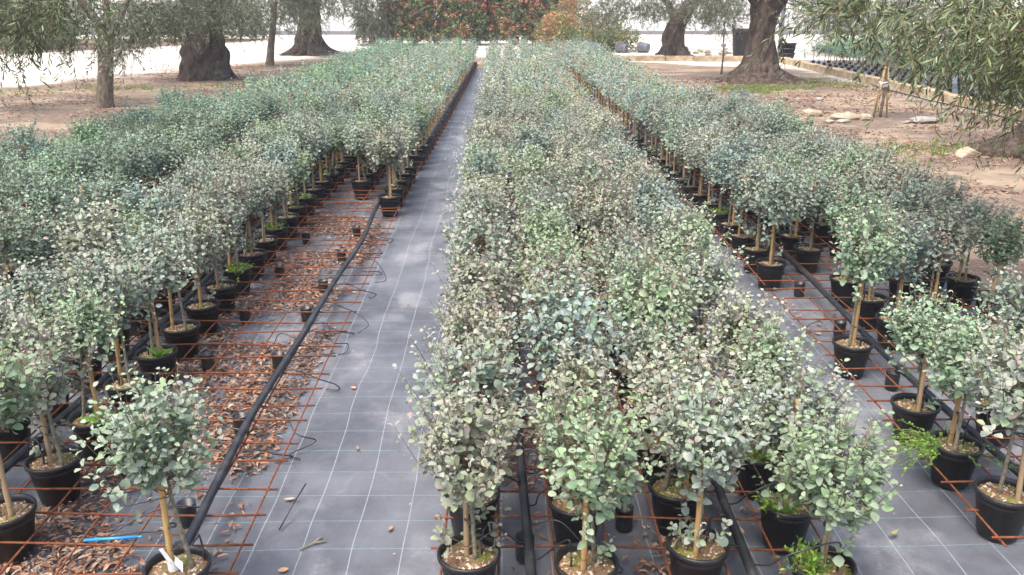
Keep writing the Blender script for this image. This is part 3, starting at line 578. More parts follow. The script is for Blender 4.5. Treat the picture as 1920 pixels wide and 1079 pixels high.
# ------------------------------------------------------------------ eucalyptus standards
EUC = np.array((1.23, 1.17, 1.24)) * np.array([(.205, .27, .20), (.25, .31, .235), (.16, .225, .15), (.26, .31, .24), (.20, .285, .165), (.235, .29, .24)])
YOUNG = np.array([(.31, .335, .26), (.33, .295, .265), (.34, .255, .25), (.27, .335, .20), (.34, .335, .285)])
def euc_crown(seed, zc, rx, rz, tips, pairs, size, tpl, young=.25, tail=.0, twig=True):
    rg = np.random.default_rng(seed); n = tips
    u = nrm(rg.normal(0, 1, (n, 3))); rad = rg.uniform(.2, 1, n) ** .5 * (1 + .22 * np.sin(3.0 * np.arctan2(u[:, 1], u[:, 0]) + seed) * (1 - abs(u[:, 2])))
    out = rg.uniform(0, 1, n) < .13; rad[out] *= rg.uniform(1.1, 1.5, out.sum())
    tip = u * rad[:, None] * np.array([rx, rx, rz]); tip[:, 2] += zc
    if tail:   # leaves lower on the stem
        k = int(n * tail); z = rg.uniform(.26, zc - rz * .4, k); a = rg.uniform(0, 6.28, k); r = rg.uniform(.03, .15, k)
        tip[:k] = np.stack([np.cos(a) * r, np.sin(a) * r, z], 1)
    hr = np.linalg.norm(tip[:, :2], axis=1); z0 = np.maximum(tip[:, 2] - .12 - hr * .45, .24)
    st = np.stack([rg.normal(0, .006, n), rg.normal(0, .006, n), z0], 1)
    mid = (st + tip) / 2 + np.stack([tip[:, 0] * .16, tip[:, 1] * .16, -.02 - hr * .12], 1)
    ln = np.linalg.norm(tip - st, axis=1)
    f = lambda t: ((1 - t) ** 2)[..., None] * st[:, None] + (2 * t * (1 - t))[..., None] * (2 * mid - .5 * st - .5 * tip)[:, None] + (t ** 2)[..., None] * tip[:, None]
    t = np.linspace(.40, 1.0, pairs)[None] + rg.uniform(-.03, .03, (n, pairs)); p = f(t); tan = nrm(f(t + .03) - f(t - .03))
    a = nrm(np.cross(tan, np.array([.2, .3, .93]))); b = np.cross(tan, a)
    ang = (np.arange(pairs) * math.pi / 2)[None] + rg.uniform(0, 6.28, (n, 1)) + rg.normal(0, .35, (n, pairs))
    side = a * np.cos(ang)[..., None] + b * np.sin(ang)[..., None]
    ysh = rg.uniform(0, 1, n) < young * 1.5; ycol = YOUNG[rg.integers(0, len(YOUNG), n)]
    P = []; L = []; Nv = []; S = []; C = []
    for sg in (1, -1):
        s = side * sg; ld = nrm(s * .9 + tan * rg.uniform(.15, .7, (n, pairs, 1)) + rg.normal(0, .2, (n, pairs, 3)))
        nv = nrm(tan * 1.0 - s * .2 + rg.normal(0, .55, (n, pairs, 3)) + np.array([0, 0, .2]))
        sz = size * rg.uniform(.45, 1.3, (n, pairs)) * np.linspace(1.15, .55, pairs)[None]
        c = EUC[rg.integers(0, len(EUC), (n, pairs))] * rg.uniform(.85, 1.15, (n, pairs, 1))
        yg = (ysh[:, None] & (np.linspace(0, 1, pairs) > .62)[None]) | (rg.uniform(0, 1, (n, pairs)) < young * .16); c[yg] = c[yg] * .35 + .65 * (ycol[:, None] * np.ones((1, pairs, 1)))[yg] * rg.uniform(.85, 1.15, (yg.sum(), 1))
        P.append(p.reshape(-1, 3)); L.append(ld.reshape(-1, 3)); Nv.append(nv.reshape(-1, 3)); S.append(sz.ravel()); C.append(c.reshape(-1, 3))
    P, L, Nv, S, C = map(np.concatenate, (P, L, Nv, S, C))
    P = P + nrm(L) * .004
    V, T, m = leaves(tpl, P, L, Nv, S, S * rg.uniform(.62, 1.0, len(S)))
    parts = [(V, T, np.repeat(C, m, 0), 0)]
    if twig:
        tv, tt = twigs(st, f(np.full((n, 1), .5))[:, 0], tip, .0022, .001); parts.append((tv, tt, np.ones((len(tv), 3)), 1))
    return join(parts)
NV = 18
SHAPE = []
rs = np.random.default_rng(9)
for i in range(NV):
    tall = i % 3
    SHAPE.append((.785 - .02 * tall + rs.uniform(-.03, .03), .234 + rs.uniform(-.035, .03), .156 + .018 * tall + rs.uniform(-.02, .02), (0, .03, .09)[tall]))
FOL = []
for i, (zc, rx, rz, tail) in enumerate(SHAPE):
    V, T, C, MI = euc_crown(200 + i, zc, rx, rz, 122, 6, .034, ROUND, .10 + .22 * rs.random(), tail)
    FOL.append(tri_mesh('foliage', V, T, C, [M['euc'], M['twig']], MI, smooth=False))
LOW = [euc_crown(300 + i, SHAPE[i][0], SHAPE[i][1] * 1.05, SHAPE[i][2], 42, 4, .043, ROUND4, .08, SHAPE[i][3], False) for i in range(10)]
POT = pot_mesh('pot', .078, .112, .205, 28)
def soil_mesh(seed, moss):
    rg = np.random.default_rng(seed); b = MB(); rings, seg = 5, 18; V = [(0, 0, .180)]; C = []
    for i in range(1, rings + 1):
        for j in range(seg):
            a = 2 * math.pi * j / seg; r = .104 * i / rings; V.append((math.cos(a) * r, math.sin(a) * r, .176 + rg.normal(0, .003) - .004 * (i == rings)))
    F = [(0, 1 + j, 1 + (j + 1) % seg) for j in range(seg)]
    for i in range(rings - 1):
        for j in range(seg): p = 1 + i * seg; F.append((p + j, p + seg + j, p + seg + (j + 1) % seg, p + (j + 1) % seg))
    V = np.array(V); ms = np.sin(V[:, 0] * 40 + seed) + np.sin(V[:, 1] * 47 + seed * 2) + rg.normal(0, .5, len(V))
    C = np.where((ms > 1.0 - 2.2 * moss)[:, None], np.array([(.17, .18, .045)]), np.array([(.20, .13, .075)])) * rg.uniform(.6, 1.3, (len(V), 1))
    b.add(V, F, 0, C); pal = np.array([(.50, .40, .28), (.36, .25, .15), (.62, .55, .45), (.24, .15, .09), (.45, .30, .20)])
    for _ in range(130):
        a = rg.uniform(0, 6.28); r = .098 * math.sqrt(rg.uniform(0, 1)); s = rg.uniform(.004, .011); h = rg.uniform(.002, .006); q = rg.uniform(0, 3.1)
        c = np.array([math.cos(a) * r, math.sin(a) * r, .1765]); e = np.array([math.cos(q), math.sin(q), 0]) * s; g = np.array([-math.sin(q), math.cos(q), 0]) * s * .6
        b.add([c - e, c - g, c + e, c + g, c + [0, 0, h + .003]], [(0, 1, 4), (1, 2, 4), (2, 3, 4), (3, 0, 4)], 0, pal[rg.integers(0, 5)] * rg.uniform(.8, 1.2))
    return b.mesh('soil', [M['soil']], False)
SOIL = [soil_mesh(i, (.05, .25, .5, .15, .8)[i]) for i in range(5)]
def stem_mesh(seed):
    rg = np.random.default_rng(seed); b = MB(); x, y = rg.normal(0, .012, 2)
    b.tube(catmull([(x + .018, y, .16), (x * .4 + .014, y * .5, .34), (.012, rg.normal(0, .006), .52), (.004, 0, .78)], 5), [.0085] * 6 + [.007] * 6 + [.004] * 4, 7)
    return b.mesh('stem', [M['stem']])
STEM = [stem_mesh(i) for i in range(6)]
def cane_mesh(seed):
    rg = np.random.default_rng(seed); b = MB(); top = rg.uniform(.54, .74); x, y = rg.normal(0, .018, 2); zs = np.linspace(.15, top, 14)
    r = .0105 * (1 + .10 * (np.arange(14) % 3 == 0)); b.tube([(-.012 + x * (1 - z), y * (1 - z), z) for z in zs], r, 8); return b.mesh('stake', [M['cane']]), x, y
CANE = [cane_mesh(i) for i in range(6)]
def tie_mesh():
    b = MB(); b.tube([(math.cos(a) * .0165, math.sin(a) * .0125, .003 * math.sin(2 * a)) for a in np.linspace(0, 2 * math.pi, 13)], .0042, 5, cap=False); return b.mesh('tie', [M['tie']])
TIE = tie_mesh()

# placement: (bed, column, x, rows)  -- pots stand in the cells of the mats, 0.42 m across and 0.40 m along
CELL = .21; PY = .40
def drift(bed, y):
    d = max(0, y - 8.5) * .02
    return {1: d * 1.7, 2: d, 3: 0.0, 4: -d}[bed]
SPOTS = []
rg = random.Random(12)
def column(bed, ci, x, y0, y1, skip=()):
    k = 0; y = y0
    while y < y1:
        if not any(abs(y - s) < .15 for s in skip) and not (y > 9 and rg.random() < .015):
            SPOTS.append((bed, ci, x + drift(bed, y), y))
        y += PY
END = 27.3
for ci, x in enumerate((-.115, .305, .725, 1.145)): column(3, ci + 1, x, (2.68, 2.62, 2.72, 2.60)[ci], END, skip=((3.82,) if ci == 1 else (5.92,) if ci == 2 else (4.2,) if ci == 3 else ()))
column(2, 1, -1.105, 8.60, END); column(2, 2, -1.525, 9.40, END); column(2, 3, -1.945, 2.98, END); column(2, 4, -2.365, 3.38, END)
column(1, 1, -3.195, 4.6, END); column(1, 2, -3.615, 5.4, END); column(1, 3, -4.035, 6.2, END); column(1, 4, -4.455, 6.6, 12.5)
column(4, 1, 2.055, 3.06, END, skip=(4.26, 5.06, 5.46, 5.86)); column(4, 2, 2.475, 3.86, END, skip=(4.26, 4.66, 6.26)); column(4, 3, 2.895, 5.46, END, skip=(6.26,)); column(4, 4, 3.315, 5.46, 12)
SPOTS.append((2, 0, -1.145, 2.62))     # the lone plant beside the path

def proj(x, y, z):
    v = camo.matrix_world.inverted() @ Vector((x, y, z)); return (v.x / -v.z * cam.lens / 36 + .5, .5 * 575 / 1024 + v.y / -v.z * cam.lens / 36, -v.z)
bpy.context.view_layer.update()
def inview(s):
    u, w, d = proj(s[2], s[3], .75); return -.09 < u < 1.09 and w < .62
vis = sorted([s for s in SPOTS if inview(s)], key=lambda s: math.hypot(s[2], s[3]))
NEAR = set(vis[:300]); FAR = [s for s in SPOTS if s not in NEAR and -.25 < proj(s[2], s[3], .75)[0] < 1.25]
BEDN = {1: 'trunk-side bed', 2: 'bare-mesh bed', 3: 'middle bed', 4: 'stone-side bed'}
FROM = {1: 'bare-mesh bed', 2: 'path', 3: 'path', 4: 'aisle'}
TINT = {1: (.81, .93, .88), 2: (1.0, 1.0, 1.0), 3: (1.03, 1.0, 1.0), 4: (.96, .99, 1.03)}
rp = random.Random(77)
def tint(bed, y):
    t = np.array(TINT[bed]); q = rp.random(); v = .86 + .28 * rp.random()
    if q < .30: t = t * (1.15, 1.03, 1.0)        # blushed
    elif q < .46: t = t * (.95, 1.05, .85)       # greener
    elif q < .58: t = t * (.88, .96, 1.02)       # bluer
    if y > 9 and bed <= 2: t = t * (.95, 1.0, .97)
    return t * v
count = {}
PLANTS = {}
for s in sorted(NEAR, key=lambda s: (s[0], s[1], s[3])):
    bed, ci, x, y = s; k = count[(bed, ci)] = count.get((bed, ci), 0) + 1
    if ci == 0: lab = 'lone round-headed eucalyptus in black pot with white paper label, beside the path'
    else: lab = f'eucalyptus standard in black pot, {ordinal(k)} from front, {ordinal(ci)} column from {FROM[bed]}, {BEDN[bed]}'
    rz = rp.random() * 6.28; sc = .84 + .26 * rp.random()
    t = thing('potted_eucalyptus', lab, 'potted plant', (x, y, .001), rz, 'potted eucalyptus standards')
    link('pot', POT, t); i = rp.randrange(5); link('soil', SOIL[i], t)
    vi = rp.randrange(NV); 
    if bed == 3 and k <= 2 and vi % 3 == 0: vi = (vi + 1) % NV
    if ci == 0: vi = 0
    f = link('foliage', FOL[vi], t, kind='stuff'); f.scale = (sc, sc, 1 if ci == 0 else .87 + .22 * rp.random()); f.color = (*tint(bed, y), 1)
    if ci == 0: f.color = (1, 1.04, .95, 1); f.scale = (1.03, 1.03, 1.0)
    link('stem', STEM[rp.randrange(6)], t)
    cm, cx, cy = CANE[rp.randrange(6)]; c = link('stake', cm, t)
    if ci == 0: c.data = c.data.copy(); c.data.materials[0] = M['cane2']
    for z in ((.27, .36) if ci == 0 else (.3 + .1 * rp.random(), .46)): link('tie', TIE, c, (.002 + cx * (1 - z) * .5, cy * (1 - z) * .5, z))
    PLANTS[(bed, ci, k)] = t
# the rest of the beds reads as one grey-green mass
def far_mass():
    pb = MB(); pb.lathe([(.083, 0), (.112, .205), (.10, .205), (.10, .175), (.0, .175)], 9); pv = np.concatenate(pb.v)
    pt = []
    for q in pb.f: pt += [(q[0], q[1], q[2]), (q[0], q[2], q[3])]
    pt = np.array(pt); cb = MB(); cb.tube([(-.012, 0, .16), (0, 0, .8)], .0085, 5, cap=False); cb.tube([(.018, 0, .16), (.006, 0, .75)], .007, 5, cap=False); cv = np.concatenate(cb.v)
    ct = []
    for q in cb.f: ct += [(q[0], q[1], q[2]), (q[0], q[2], q[3])]
    ct = np.array(ct); parts = []; r = np.random.default_rng(5)
    for bed, ci, x, y in FAR:
        a = r.uniform(0, 6.28); c, s = math.cos(a), math.sin(a); Rm = np.array([(c, -s, 0), (s, c, 0), (0, 0, 1)]); o = np.array([x, y, .001])
        V, T, C, MI = LOW[r.integers(0, 10)]; sc = np.array([1, 1, 1]) * r.uniform(.88, 1.08, 3)
        parts.append(((V * sc) @ Rm.T + o, T, C * tint(bed, y), 0))
        parts.append((pv @ Rm.T + o, pt, np.ones((len(pv), 3)), 1)); parts.append((cv @ Rm.T + o, ct, np.ones((len(cv), 3)), 2))
    V, T, C, MI = join(parts)
    link('eucalyptus_mass', tri_mesh('eucalyptus_mass', V, T, C, [M['euc'], M['pot'], M['cane']], MI), label='far rows of potted eucalyptus merging into grey-green bands', category='plants', kind='stuff')
far_mass()
# extras on single plants
def add_weed(key, kind, seed, off=(0, 0)):
    t = PLANTS.get(key)
    if t is None: return
    rg = np.random.default_rng(seed); rot = -t.rotation_euler.z
    if kind == 'trailing':     # succulent shoots with leaf rosettes
        S = 46; a = np.where(rg.uniform(0, 1, S) < .65, rg.normal(math.pi, .55, S), rg.uniform(0, 6.28, S)); ln = rg.uniform(.10, .32, S)
        o = np.stack([np.cos(a) * .04 + off[0], np.sin(a) * .04 + off[1], np.full(S, .18)], 1); d = np.stack([np.cos(a), np.sin(a), rg.uniform(.15, .7, S)], 1)
        V, T, C, MI = sprigs(rg, o, d, ln, ln * rg.uniform(.2, .8, S), 22, .016, ROUND4, .0016, 1, np.array([(.18, .32, .05), (.25, .38, .08), (.13, .25, .04)]), .6)
    elif kind == 'tuft':
        S = 60; a = rg.uniform(0, 6.28, S); r = .05 * np.sqrt(rg.uniform(0, 1, S)); o = np.stack([np.cos(a) * r + off[0], np.sin(a) * r + off[1], np.full(S, .175)], 1)
        d = np.stack([np.cos(a) * .5, np.sin(a) * .5, np.full(S, 1.0)], 1) + rg.normal(0, .3, (S, 3)); ln = rg.uniform(.03, .11, S)
        V, T, C, MI = sprigs(rg, o, d, ln, ln * .2, 6, .022, ROUND4, .001, 1, np.array([(.15, .30, .04), (.20, .35, .06), (.28, .38, .07)]), .45)
    else:                       # broad rosette
        k = 9; a = np.arange(k) * 2.4; o = np.tile(np.array([off[0], off[1], .178]), (k, 1)); d = np.stack([np.cos(a), np.sin(a), rg.uniform(.3, 1.6, k)], 1); L = rg.uniform(.06, .11, k)
        V, T, m = leaves(LANCE6, o, d, np.stack([-np.cos(a) * .5, -np.sin(a) * .5, np.ones(k)], 1), L, L * .42); C = np.repeat(np.array([(.17, .33, .05)]) * rg.uniform(.8, 1.2, (k, 1)), m, 0); MI = np.zeros(len(T), np.int32)
    link('weed', tri_mesh('weed', V, T, C, [M['weed'], M['weedstem']], MI), t, (0, 0, 0), rot, label='bright green weed growing in the pot')
add_weed((4, 1, 2), 'trailing', 1, (-.02, 0)); add_weed((2, 3, 5), 'rosette', 2, (.03, -.03)); add_weed((3, 4, 2), 'tuft', 3, (-.04, -.02)); add_weed((3, 4, 3), 'tuft', 4, (-.03, -.03))
add_weed((2, 3, 3), 'rosette', 5, (.04, -.02)); add_weed((3, 3, 4), 'tuft', 6); add_weed((2, 3, 9), 'tuft', 7, (.02, -.04)); add_weed((2, 3, 12), 'tuft', 8); add_weed((4, 1, 9), 'tuft', 9); add_weed((3, 4, 1), 'tuft', 10, (-.05, 0)); add_weed((2, 3, 15), 'rosette', 11)
lone = PLANTS[(2, 0, 1)]
b = MB(); b.tube([(-.012 + math.cos(a) * .016, math.sin(a) * .016, .215) for a in np.linspace(0, 6.28, 12)], [.001] * 12, 4)
V = []; F = []
for i, a in enumerate(np.linspace(-2.6, 1.4, 9)):
    V += [(-.012 + math.cos(a) * .019, math.sin(a) * .019, .185), (-.012 + math.cos(a) * .020, math.sin(a) * .020, .222)]
F = [(2 * i, 2 * i + 2, 2 * i + 3, 2 * i + 1) for i in range(8)]; b = MB(); b.add(V, F)
b.add([(.0, -.02, .222), (.03, -.03, .19), (.035, -.032, .235), (.008, -.022, .25)], [(0, 1, 2, 3)]); b.add([(-.02, -.02, .225), (.0, -.021, .225), (-.03, -.026, .29), (-.045, -.025, .285)], [(0, 1, 2, 3)])
lt = link('paper_label', b.mesh('paper_label', [M['white']], False), lone, (0, 0, 0), -lone.rotation_euler.z, label='white paper label wrapped round the cane')
mo = lt.modifiers.new('thick', 'SOLIDIFY'); mo.thickness = .001

# ------------------------------------------------------------------ rusty mats
def bar_mesh(L, seed, axis, wob=.009):
    rg = np.random.default_rng(seed); n = max(4, int(L / .22)); t = np.linspace(0, L, n); w = wob * (np.sin(t * 2.1 + rg.uniform(0, 6)) + .6 * np.sin(t * 4.7 + rg.uniform(0, 6)))
    w2 = .5 * wob * np.sin(t * 1.7 + rg.uniform(0, 6)); b = MB()
    P = np.stack([t, w2, w], 1) if axis == 'x' else np.stack([w2, t, w], 1); b.tube(P, .0047, 6); return b.mesh('bar', [M['rust']])
MATZ = .105
def mats(bed, x0, nx, ylist, y1, words):
    W_ = (nx - 1) * CELL; cross = [bar_mesh(W_ + .09, 400 + i, 'x') for i in range(6)]
    for mi, (ya, ny) in enumerate(ylist):
        t = thing('rebar_mat', f'rusty welded bar mat under the {BEDN[bed]}, {ordinal(mi + 1)} mat from the front', 'mesh mat', (x0, ya, MATZ), 0, 'rusty bar mats')
        L = (ny - 1) * .2; lon = [bar_mesh(L + .06, 420 + i, 'y', .005) for i in range(4)]
        for i in range(nx): link('bar', lon[i % 4], t, (i * CELL + drift(bed, ya + L / 2), -.03, 0))
        for j in range(ny): link('bar', cross[j % 6], t, (-.045 + drift(bed, ya + j * .2), j * .2, .009))
        yl = ya + ny * .2
    b = MB(); y = yl
    while y < y1:
        d = drift(bed, y); b.tube([(x0 - .04 + d, y, MATZ + .01), (x0 + W_ + .04 + d, y, MATZ + .01)], .0047, 4, cap=False); y += .2
    for i in range(nx): b.tube([(x0 + i * CELL + drift(bed, q), q, MATZ) for q in np.linspace(yl - .1, y1, 8)], .0047, 4, cap=False)
    link('rebar_mat', b.mesh('rebar_mat', [M['rust']]), label=f'far rusty bar mats running on under the {BEDN[bed]}', category='mesh mat', kind='stuff')
mats(2, -2.05 - .42, 8, [(2.48, 16), (5.68, 16), (8.7 - .02, 12)], 27.3, '')
mats(3, -.22, 8, [(2.42, 16), (5.62, 16)], 27.3, '')
mats(4, 1.95, 8, [(2.86, 16), (6.06, 16)], 27.3, '')
mats(1, -4.56, 8, [(4.8, 16)], 27.3, '')

# ------------------------------------------------------------------ irrigation hoses with drip tubes
def hose(label, pts, r, drips, seed):
    t = thing('irrigation_hose', label, 'hose', (0, 0, 0), 0, 'black irrigation hoses')
    b = MB(); b.tube(catmull(pts, 5), r, 10); link('pipe', b.mesh('pipe', [M['hose']]), t)
    rg = np.random.default_rng(seed)
    for d in drips:
        b = MB(); b.tube(catmull(d, 7), .0034, 5); link('drip_tube', b.mesh('drip_tube', [M['hose']]), t)
        if d[-1][2] > .15:      # ends in a dripper peg pushed into the pot
            e = d[-1]; b = MB(); b.tube([(e[0], e[1], .165), (e[0] + .002, e[1], e[2] - .03), (e[0], e[1], e[2])], [.003, .0045, .005], 6); link('dripper_peg', b.mesh('dripper_peg', [M['hose']]), t)
    return t
def loop(x0, y0, x1, y1, z1, seed):
    """tube leaving the hose, arching over and into a pot"""
    g = np.random.default_rng(seed); mx, my = (x0 + x1) / 2 + g.normal(0, .05), (y0 + y1) / 2 + g.normal(0, .05)
    return [(x0, y0, .125), (x0 + (x1 - x0) * .2, y0 + (y1 - y0) * .2 - .03, .16), (mx, my, .21 + .06 * g.random()), (x1 + (x0 - x1) * .06, y1, z1 + .05), (x1, y1, z1)]
def stray(x, y, dx, dy, seed):
    g = np.random.default_rng(seed); return [(x, y, .13), (x + dx * .3 + g.normal(0, .03), y + dy * .2, .12 + .05 * g.random()), (x + dx * .7, y + dy * .6 + g.normal(0, .06), .1), (x + dx, y + dy, .05), (x + dx * 1.0 + g.normal(0, .04), y + dy * 1.3, .01), (x + dx * .8, y + dy * 1.5, .008)]
HZ = MATZ + .035
p2 = [(-1.20 + .025 * math.sin(y * 1.1) + .012 * math.sin(y * 2.9) + drift(2, y), y, HZ + .006 * math.sin(y * 3)) for y in np.arange(2.3, 27, .5)]
dr = [loop(-1.2, 2.75, -1.07, 2.68, .235, 1), stray(-1.2, 3.55, .22, .1, 2), stray(-1.2, 3.5, -.22, -.15, 3), stray(-1.2, 3.75, -.3, .1, 4), stray(-1.2, 4.4, .28, .05, 5), stray(-1.2, 5.2, .25, -.15, 6), stray(-1.2, 5.9, .3, .1, 7), stray(-1.2, 4.9, -.25, .15, 8), stray(-1.2, 6.4, .24, .15, 9), stray(-1.2, 2.9, -.5, .15, 10), stray(-1.2, 7.0, .2, .1, 11), stray(-1.22, 3.1, -.45, -.3, 12), stray(-1.2, 6.0, -.2, .2, 13), stray(-1.2, 4.0, .3, -.2, 14), stray(-1.2, 3.85, -.2, .25, 15), stray(-1.2, 3.6, -.28, .12, 16), stray(-1.2, 4.6, .2, .3, 17), stray(-1.2, 5.5, .33, -.1, 18), stray(-1.2, 3.2, -.6, .05, 19), stray(-1.2, 6.7, .3, -.2, 20), stray(-1.2, 5.0, .18, .25, 21), stray(-1.2, 7.4, .25, .1, 22)]
hose('black irrigation hose on the bare mesh beside the path', p2, .0195, dr, 1)
p2b = [(-2.16 + .02 * math.sin(y * 1.3 + 1) + drift(2, y), y, HZ + .006 * math.sin(y * 2.6)) for y in np.arange(2.4, 26, .5)]
hose('black irrigation hose between the pot columns of the bare-mesh bed', p2b, .0195, [loop(-2.14, 2.98 + .4 * i + .15, -1.99, 2.98 + .4 * i, .235, 30 + i) for i in range(11)], 2)
p3 = [(.11 + .02 * math.sin(y * 1.2), y, HZ + .005 * math.sin(y * 3.1)) for y in np.arange(2.35, 26, .5)]
hose('black irrigation hose along the path-side columns of the middle bed', p3, .0195, [loop(.11, 2.75, .25, 2.62, .24, 50), loop(.11, 3.1, .27, 3.03, .24, 51), loop(.11, 2.85, -.07, 2.70, .235, 52), loop(.11, 3.3, -.06, 3.08, .24, 53), loop(.11, 3.2, .3, 3.45, .2, 54), stray(.11, 2.95, .3, -.1, 55), stray(.11, 3.35, .25, .1, 56)], 3)
p3b = [(.915 + .02 * math.sin(y * 1.4 + 2), y, HZ + .005 * math.sin(y * 2.7)) for y in np.arange(2.35, 26, .5)]
hose('black irrigation hose curving between the aisle-side columns of the middle bed', p3b, .0195, [loop(.915, 2.8, .76, 2.74, .24, 60), loop(.915, 3.1, 1.12, 3.0, .24, 61), loop(.915, 2.7, 1.19, 2.58, .25, 62), stray(.915, 2.95, -.25, .1, 63)], 4)
p4 = [(2.27 + .03 * math.sin(y * 1.1) + drift(4, y), y, HZ + .006 * math.sin(y * 2.4)) for y in np.arange(2.6, 26, .5)]
hose('black irrigation hose along the open mesh of the stone-side bed', p4, .0195, [loop(2.27, 3.3, 2.10, 3.06, .25, 70), loop(2.27, 3.6, 2.10, 3.48, .26, 71), loop(2.27, 4.0, 2.09, 3.86, .25, 72), loop(2.27, 4.75, 2.1, 4.66, .24, 73), stray(2.27, 4.4, .2, .1, 74), stray(2.27, 5.2, -.25, .1, 75), stray(2.27, 5.5, .2, .15, 76), loop(2.27, 5.3, 2.44, 5.46, .24, 77), stray(2.27, 3.5, .3, .1, 78)], 5)

# ------------------------------------------------------------------ short pipe stand-offs that carry the mats
b = MB(); b.lathe([(.034, 0), (.036, .004), (.038, MATZ - .008), (.0395, MATZ - .005), (.035, MATZ - .005), (.033, .02), (.001, .02)], 16); SUPP = b.mesh('mat_support', [M['hose']])
sp = [(-1.315, 3.18), (-1.315, 3.98), (-1.315, 4.78), (-1.315, 5.58), (-1.315, 6.18), (-1.315, 6.98), (-1.735, 3.58), (-1.735, 4.78), (-1.735, 5.58), (-1.735, 6.58), (-1.735, 7.58), (-1.315, 7.78)]
for i, (x, y) in enumerate(sp):
    link('mat_support', SUPP, None, (x, y, .001), label=f'short black pipe stub under the bare mesh, {ordinal(sorted(q[1] for q in sp if q[0] == x).index(y) + 1)} from front, {"hose" if x > -1.5 else "pot"}-side line', category='pipe stub', group='pipe stubs carrying the mats')
for i, (x, y) in enumerate([(.095, 2.92), (.515, 3.12), (.095, 4.12)]):
    link('mat_support', SUPP, None, (x, y, .001), label=['black pipe stub beside the hose at the front of the middle bed', 'black pipe stub between front pots of the middle bed', 'black pipe stub in the gap of the middle bed'][i], category='pipe stub', group='pipe stubs carrying the mats')
for i, (x, y) in enumerate([(2.265, 4.46), (2.265, 5.26), (1.845 + .42, 6.06)]):
    link('mat_support', SUPP, None, (x - .045, y, .001), label=f'black pipe stub under the stone-side mat, {ordinal(i + 1)} from front', category='pipe stub', group='pipe stubs carrying the mats')

# ------------------------------------------------------------------ leaf litter, twigs, small finds
DRY = np.array((.80, .72, .68)) * np.array([(.34, .22, .15), (.26, .155, .10), (.42, .31, .23), (.20, .12, .08), (.36, .20, .13), (.46, .37, .29), (.15, .09, .065)])
def litter(name, label, pts, seed, ln=(.02, .05), z=.003, wr=.33):
    rg = np.random.default_rng(seed); n = len(pts); a = rg.uniform(0, 6.28, n)
    base = np.column_stack([pts, z + rg.uniform(0, .014, n)]); d = np.stack([np.cos(a), np.sin(a), rg.normal(0, .22, n)], 1)
    nv = np.stack([rg.normal(0, .35, n), rg.normal(0, .35, n), np.ones(n)], 1); L = rg.uniform(*ln, n)
    tp = (LANCE6[0] * np.array([1, 1, 2.6]), LANCE6[1]); V, T, m = leaves(tp, base, d, nv, L, L * wr * rg.uniform(.7, 1.4, n)); V[:, 2] = np.maximum(V[:, 2], z - .001)
    C = np.repeat(DRY[rg.integers(0, len(DRY), n)] * rg.uniform(.75, 1.25, (n, 1)), m, 0)
    link(name, tri_mesh(name, V, T, C, [M['litter']]), kind='stuff', label=label, category='leaf litter')
def patchy(rg, n, x0, x1, y0, y1, th, s=1.0, ex=1.0):
    out = []; ph = rg.uniform(0, 6.3, 8)
    while len(out) < n:
        q = np.column_stack([rg.uniform(x0, x1, 4000), y0 + (y1 - y0) * rg.uniform(0, 1, 4000) ** ex])
        f = np.sin(q[:, 0] * 3.1 * s + ph[0]) * np.sin(q[:, 1] * 2.3 * s + ph[1]) + .6 * np.sin(q[:, 0] * 6.7 * s + q[:, 1] * 3.1 * s + ph[2]) + .5 * np.sin(q[:, 1] * 5.9 * s - q[:, 0] * 2 * s + ph[3]) + rg.normal(0, .25, 4000)
        out += q[f > th].tolist()
    return np.array(out[:n])
rg = np.random.default_rng(21)
litter('leaf_litter', 'drifts of dry brown leaves under the bare mesh', np.concatenate([patchy(rg, 9800, -2.0, -1.10, 2.5, 8.6, -.2, 1, 1.25), patchy(rg, 1500, -2.6, -1.3, 2.6, 9.5, .1)]), 1)
litter('leaf_litter', 'dry leaves caught under the middle bed', np.concatenate([patchy(rg, 900, 0, .7, 2.45, 4.2, .2), patchy(rg, 900, -.2, 1.3, 2.6, 9, .5)]), 2)
litter('leaf_litter', 'dry leaves scattered under the stone-side bed', patchy(rg, 500, 2.0, 3.4, 3.0, 9, .4), 3)
litter('leaf_litter', 'brown leaf litter on the grove soil below the olives', np.concatenate([patchy(rg, 7000, 3.7, 9.2, 9.5, 24, -.1, .45), patchy(rg, 5000, -11, -4.9, 12, 30, -.1, .45)]), 4, (.04, .09), -.016)
q = patchy(rg, 60, -.98, -.25, 2.6, 10, -3); litter('leaf_litter', 'crumbs of dry leaf sprinkled over the fabric path', q, 5, (.008, .018), .002, .7)
q = patchy(rg, 45, 1.3, 1.95, 2.6, 7, -3); litter('leaf_litter', 'crumbs of dry leaf sprinkled over the fabric aisle', q, 6, (.008, .018), .002, .7)
def dry_leaf(label, x, y, L, rz, seed, col, curl=.5, wr=.35):
    L *= .68; b = MB(); n = 7; V = []; F = []
    for i in range(n):
        t = i / (n - 1); w = L * wr * math.sin(math.pi * min(1, t * .93 + .05)) ** .8; lift = .25 * L * curl * (2 * t - 1) ** 2
        for j in (-1, -.45, .45, 1): V.append((L * (t - .5), w * j * .5, .003 + lift + abs(j) ** 2 * w * curl * .45))
    F = [(i * 4 + j, i * 4 + j + 1, i * 4 + j + 5, i * 4 + j + 4) for i in range(n - 1) for j in range(3)]
    b.add(V, F, 0, col); link('dry_leaf', b.mesh('dry_leaf', [M['litter']]), None, (x, y, .002), rz, label=label, category='leaf', group='single leaves on the fabric')
dry_leaf('curled tan leaf near the front pot of the middle bed', -.545, 2.72, .07, 1.0, 1, (.36, .2, .12), .9)
dry_leaf('broad brown leaf on the path level with the lone plant', -.84, 2.85, .06, .3, 2, (.40, .24, .14), .4, .7)
